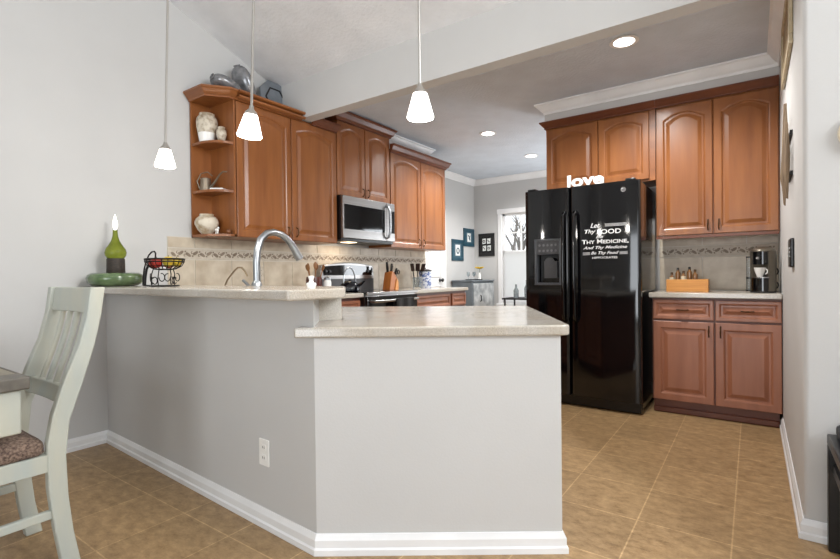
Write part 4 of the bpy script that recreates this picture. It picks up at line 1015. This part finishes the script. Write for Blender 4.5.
# ------------------------------------------------------------------ dining chair and table at the left
XC0, XC1 = .955, 1.40
Redge = [(.806, 1.036), (.792, .93), (.767, .814), (.723, .669), (.682, .548), (.669, .422), (.674, .273), (.688, .137), (.712, 0)]
Ledge = [(.757, 1.036), (.743, .93), (.716, .82), (.668, .698), (.630, .575), (.613, .476), (.614, .314), (.630, .163), (.655, 0)]
prof = Redge+Ledge[::-1]
t = thing('dining_chair', 'cream painted slat back dining chair with brown tweed seat beside the bar', 'chair', (1.18, .5, 0))
for xa, xb in ((XC1-.038, XC1), (XC0, XC0+.038)):
    MB().prism(prof, xa, xb, lambda a, b, h: (h, a, b)).build('back_post', CREAM, t, bevel=.004)
def back_y(z, t_=.5):
    def it(E):
        E = sorted(E, key=lambda p: p[1])
        for (y0, z0), (y1, z1) in zip(E, E[1:]):
            if z0 <= z <= z1: return y0+(y1-y0)*(z-z0)/(z1-z0)
        return E[-1][0]
    return it(Ledge)*(1-t_)+it(Redge)*t_
def rail(z0, z1, th, nm, mtl, bow=0):
    m = MB(); vs = []; n = 8
    for k in range(n+1):
        x = XC0+.038+(XC1-XC0-.076)*k/n; b = bow*math.sin(PI*k/n)
        for z in (z0, z1):
            y = back_y(z)+b
            vs += [(x, y-th/2, z), (x, y+th/2, z)]
    fs = []
    for k in range(n):
        a = 4*k; b = a+4
        fs += [(a, b, b+2, a+2), (a+1, a+3, b+3, b+1), (a+2, b+2, b+3, a+3), (a, a+1, b+1, b)]
    fs += [(0, 2, 3, 1), (4*n, 4*n+1, 4*n+3, 4*n+2)]
    return m.faces(vs, fs).build(nm, mtl, t, bevel=.004)
rail(.935, 1.034, .024, 'top_rail', CREAM, .012)
rail(.605, .665, .024, 'lower_rail', CREAM, .008)
for k in range(4):
    x = XC0+.11+.075*k; b = .009
    MB().tube([(x, back_y(z)+b, z) for z in (.655, .72, .78, .84, .90, .945)], .0105, 8).build('slat', CREAM, t, smooth=True)
TW = mat('brown_tweed', (84, 66, 58), .9, col2=(150, 128, 112), scale=(120, 120, 120), detail=2, bump=.5, bscale=220, ramp=(.35, .68))
sp_ = rounded([(XC0+.005, .17), (XC1-.005, .17), (XC1-.012, .612), (XC0+.012, .612)], [.05, .05, .03, .03])
cm = MB(); rows_ = []
for f_, z_ in ((.96, .438), (1.0, .447), (1.0, .468), (.985, .482), (.95, .493), (.86, .502), (.6, .510), (.25, .513)): rows_.append([(1.1775+(a-1.1775)*f_, .39+(b-.39)*f_, z_) for a, b in sp_])
n_ = len(sp_)
cm.faces([p_ for r_ in rows_ for p_ in r_], [(j*n_+i, j*n_+(i+1) % n_, (j+1)*n_+(i+1) % n_, (j+1)*n_+i) for j in range(len(rows_)-1) for i in range(n_)]+[tuple(range(n_))[::-1], tuple(range((len(rows_)-1)*n_, len(rows_)*n_))])
cm.build('seat_cushion', TW, t, smooth=True, auto=180)
MB().box(XC1-.03, XC1-.006, .19, .62, .375, .438).box(XC0+.006, XC0+.03, .19, .62, .375, .438).box(XC0+.03, XC1-.03, .19, .212, .375, .438).box(XC0+.03, XC1-.03, .60, .624, .375, .438).build('seat_frame', CREAM, t, bevel=.003)
for x in (XC0+.006, XC1-.046): MB().box(x, x+.04, .18, .22, 0, .438).build('front_leg', CREAM, t, bevel=.004)
for x in (XC0+.012, XC1-.034): MB().box(x, x+.022, .215, .65, .20, .232).build('stretcher', CREAM, t, bevel=.004)
MB().box(XC0+.03, XC1-.03, .385, .41, .205, .228).build('cross_stretcher', CREAM, t, bevel=.004)

t = thing('dining_table', 'dining table with grey weathered plank top at the left edge', 'table', (.72, -.08, 0))
tx0, tx1, ty0, ty1 = .02, 1.452, -.72, .553
m = MB()
for k in range(6):
    ya = ty0+.012+(ty1-ty0-.024)*k/6; yb = ty0+.012+(ty1-ty0-.024)*(k+1)/6
    m.box(tx0+.10, tx1-.10, ya+.001, yb-.001, .705, .74)
m.build('plank_top', TABLEW, t, bevel=.002)
MB().box(tx1-.10, tx1, ty0, ty1, .696, .7405).box(tx0, tx0+.10, ty0, ty1, .696, .7405).box(tx0+.1, tx1-.1, ty0, ty0+.012, .696, .7405).box(tx0+.1, tx1-.1, ty1-.012, ty1, .696, .7405).build('breadboard_edge', TABLED, t, bevel=.012, seg=3)
MB().box(tx0+.028, tx1-.028, ty0+.028, ty1-.028, .632, .696).build('apron', CREAM, t, bevel=.004)
for xa in (tx0+.02, tx1-.095):
    for ya in (ty0+.02, ty1-.095): MB().box(xa, xa+.075, ya, ya+.075, .545, .697).build('corner_block', CREAM, t, bevel=.006)
MB().lathe([(0, .06), (.11, .06), (.12, .09), (.09, .16), (.06, .22), (.075, .32), (.085, .42), (.06, .5), (.08, .58), (.10, .621), (0, .621)], ((tx0+tx1)/2, (ty0+ty1)/2, 0), 28).build('pedestal', CREAM, t, smooth=True)
for a in range(4):
    T = Matrix.Translation(((tx0+tx1)/2, (ty0+ty1)/2, 0)) @ Matrix.Rotation(a*PI/2+PI/4, 4, 'Z')
    m = MB().prism([(.0, .06), (.0, .15), (.12, .13), (.38, .05), (.40, 0), (.34, 0), (.14, .06)], -.035, .035, lambda u, v, h: tuple(T @ Vector((u, h, v))))
    m.build('foot', CREAM, t, bevel=.006)

# ------------------------------------------------------------------ the nook at the back
def picture(F, u0, u1, v0, v1, fm, label, mat_in):
    t = thing('picture_frame', label, 'picture', tuple(F((u0+u1)/2, v0, 0)))
    w_ = .055 if fm is TEAL else .05
    m = MB(); m.prism([(u0, v0), (u1, v0), (u1, v0+w_), (u0, v0+w_)], .001, .02, F).prism([(u0, v1-w_), (u1, v1-w_), (u1, v1), (u0, v1)], .001, .02, F).prism([(u0, v0+w_), (u0+w_, v0+w_), (u0+w_, v1-w_), (u0, v1-w_)], .001, .02, F).prism([(u1-w_, v0+w_), (u1, v0+w_), (u1, v1-w_), (u1-w_, v1-w_)], .001, .02, F)
    m.build('frame', fm, t, bevel=.003)
    MB().prism([(u0+w_, v0+w_), (u1-w_, v0+w_), (u1-w_, v1-w_), (u0+w_, v1-w_)], .001, .012, F).build('mat_board', mat_in, t)
    return t
FN = Fr((-.32, 0, 0), (0, 1, 0), (1, 0, 0)); FF = Fr((0, 6.98, 0), (1, 0, 0), (0, -1, 0))
MATB = mat('blue_grey_mat', (70, 98, 112), .7)
def motif(t, F, uc, vc, s_, mtl, kind):
    MB().prism([(uc-s_*.8, vc-s_), (uc+s_*.8, vc-s_), (uc+s_*.8, vc+s_), (uc-s_*.8, vc+s_)], .012, .0135, F).build('print', PAPER, t)
    m = MB()
    if kind == 0:
        m.tube([F(uc+s_*.4*math.cos(a), vc-.1*s_+s_*.5*math.sin(a), .0145) for a in [2*PI*k/14 for k in range(14)]], s_*.10, 6, True)
    else:
        m.tube([F(uc-s_*.4, vc+s_*.5, .0145), F(uc, vc+s_*.1, .0145), F(uc+s_*.3, vc-s_*.6, .0145)], s_*.12, 6).tube([F(uc+s_*.4, vc+s_*.4, .0145), F(uc-s_*.2, vc-s_*.4, .0145)], s_*.10, 6)
    m.build('drawn_motif', mtl, t)
t = picture(FN, 6.235, 6.585, 1.285, 1.617, TEAL, 'lower left teal framed picture on the nook wall', MATB); motif(t, FN, 6.41, 1.45, .085, TEAL, 0)
t = picture(FN, 6.605, 6.945, 1.523, 1.812, TEAL, 'upper right teal framed picture on the nook wall', MATB); motif(t, FN, 6.775, 1.667, .07, TEAL, 1)
BFR = mat('black_frame_wood', (26, 24, 24), .4)
t = picture(FF, -.235, .05, 1.362, 1.735, BFR, 'black framed square print on the far wall left of the window', BLACKM)
for (du, dv, k) in ((-.045, .06, 0), (.04, .06, 1), (-.04, -.055, 1), (.045, -.055, 0)):
    u, v = -.0925+du, 1.5485+dv
    MB().prism([(u-.03, v-.045), (u+.03, v-.04), (u+.034, v+.045), (u-.028, v+.04)], .012, .0135, FF).build('print', PAPER, t)
    MB().tube([FF(u-.018, v+.02, .0145), FF(u+.014, v-.02, .0145)] if k else [FF(u+.016*math.cos(a), v+.02*math.sin(a), .0145) for a in [2*PI*j/10 for j in range(10)]], .006, 6, not k).build('drawn_motif', BLACKM, t)
# grey metal cabinet with tray and flower
GRY = mat('blue_grey_metal', (96, 104, 110), .4, .2, col2=(112, 120, 126)); SLV = mat('distressed_silver_paint', (150, 154, 156), .45, .3, col2=(206, 208, 208), scale=(9, 9, 9), detail=6, ramp=(.35, .65))
t = thing('storage_cabinet', 'blue grey metal cabinet with silver door in the nook under the pictures', 'cabinet', (-.11, 6.48, 0))
MB().box(-.30, .06, 6.20, 6.91, .05, .955).build('body', GRY, t, bevel=.01)
MB().prism(rounded([(-.31, 6.19), (.075, 6.19), (.075, 6.925), (-.31, 6.925)], .03), .955, .982).build('top', GRY, t, bevel=.008)
dd = MB().box(  .06, .074, 6.225, 6.885, .10, .93).build('door', SLV, t, bevel=.004)
MB().tube([(.074, 6.42, .66), (.095, 6.42, .67), (.095, 6.42, .74), (.074, 6.42, .75)], .008, 8).build('handle', BLACKP, dd, smooth=True)
for (x, y) in ((-.27, 6.23), (.03, 6.23), (-.27, 6.88), (.03, 6.88)): MB().lathe([(0, 0), (.018, 0), (.022, .05), (0, .05)], (x, y, 0), 12).build('foot', BLACKP, t, smooth=True)
o = MB().lathe([(0, 0), (.13, 0), (.14, .012), (.132, .012), (.125, .004), (0, .004)], (-.06, 6.47, .982), 32).build('tray', BLACKP, smooth=True); tag(o, 'round black tray on the grey metal cabinet', 'tray')
for k, (x, y, lab) in enumerate(((-.13, 6.42, 'stemmed glass at the left of the black tray'), (-.075, 6.50, 'stemmed glass at the middle of the black tray'), (-.02, 6.40, 'stemmed glass at the front of the black tray'))):
    z = .986
    o = MB().lathe([(0, 0), (.024, 0), (.022, .004), (.004, .008), (.004, .045), (.018, .06), (.026, .085), (.024, .12), (.022, .12), (.024, .086), (.015, .062), (0, .056)], (x, y, z), 18).build('wine_glass', GLS, smooth=True); tag(o, lab, 'glass', 'stemmed glasses on the tray')
c = (.02, 6.50, .986)
t = thing('flower_vase', 'white bud vase with yellow flower on the black tray', 'vase', c)
MB().lathe([(0, 0), (.02, 0), (.024, .02), (.022, .07), (.014, .095), (.016, .11), (.012, .11), (0, .1)], c, 18).build('vase', WHITE, t, smooth=True)
MB().tube([(c[0], c[1], c[2]+.09), (c[0]+.004, c[1]+.004, c[2]+.17)], .003, 6).build('stem', mat('leaf_green', (70, 104, 44), .6), t)
YF_ = mat('yellow_petal', (228, 190, 30), .6, col2=(240, 208, 60))
for k in range(9):
    a = 2*PI*k/9; R5 = Matrix.Rotation(a, 3, 'Z') @ Matrix.Rotation(-.35, 3, 'Y')
    MB().ball((c[0]+.036*math.cos(a), c[1]+.036*math.sin(a), c[2]+.182), .042, .018, .010, R5, 12, 8).build('petal', YF_, t, smooth=True)
MB().ball((c[0], c[1], c[2]+.18), .018, .018, .012).build('flower_center', mat('flower_gold', (176, 128, 24), .7), t, smooth=True)
# small dark table with bottles before the window
t = thing('side_table', 'small dark table standing before the far window', 'table', (.68, 6.62, 0))
MB().prism(rounded([(.42, 6.42), (.98, 6.42), (.98, 6.85), (.42, 6.85)], .03), .69, .715).build('table_top', BLACKM, t, bevel=.004)
for (x, y) in ((.46, 6.46), (.94, 6.46), (.46, 6.81), (.94, 6.81)): MB().tube([(x, y, 0), (x, y, .69)], .014, 8).build('leg', BLACKM, t, smooth=True)
MB().box(.46, .94, 6.45, 6.82, .36, .375).build('lower_shelf', BLACKM, t)
for (x, y, h_, lab) in ((.60, 6.55, .20, 'shorter clear glass bottle on the dark table by the far window'), (.74, 6.62, .26, 'taller clear glass bottle on the dark table by the far window')):
    o = MB().lathe([(0, 0), (.035, 0), (.038, .01), (.038, h_*.55), (.016, h_*.75), (.014, h_*.95), (.017, h_), (.011, h_), (0, h_*.9)], (x, y, .715), 20).build('glass_bottle', mat('grey_bottle_glass', (150, 156, 158), .05, trans=.7, ior=1.25), smooth=True); tag(o, lab, 'bottle', 'glass bottles by the far window')
# bare tree outside the window
BARK = mat('grey_bark', (120, 116, 112), .9)
m = MB(); rs = random.Random(5)
def branch(p, dv, L, r, dep):
    q = p+dv*L; m.tube([p, p.lerp(q, .5)+Vector((rs.uniform(-.04, .04), 0, rs.uniform(-.03, .03)))*L, q], [r, r*.85, r*.65], 6)
    if dep:
        for s_ in range(3):
            nd = (dv+Vector((rs.uniform(-.8, .8), rs.uniform(-.4, .4), rs.uniform(-.1, .6)))).normalized(); branch(p.lerp(q, rs.uniform(.45, 1)), nd, L*.62, r*.6, dep-1)
branch(Vector((-1.5, 11.5, 0)), Vector((.02, 0, 1)), 1.5, .08, 4)
tag(m.build('bare_tree', BARK, smooth=True), 'bare grey tree seen outside through the far window', 'tree')
struct(B(-8, 8, 7.12, 20, -.12, -.06).build('ground_outside', mat('pale_lawn', (176, 176, 160), .9)))
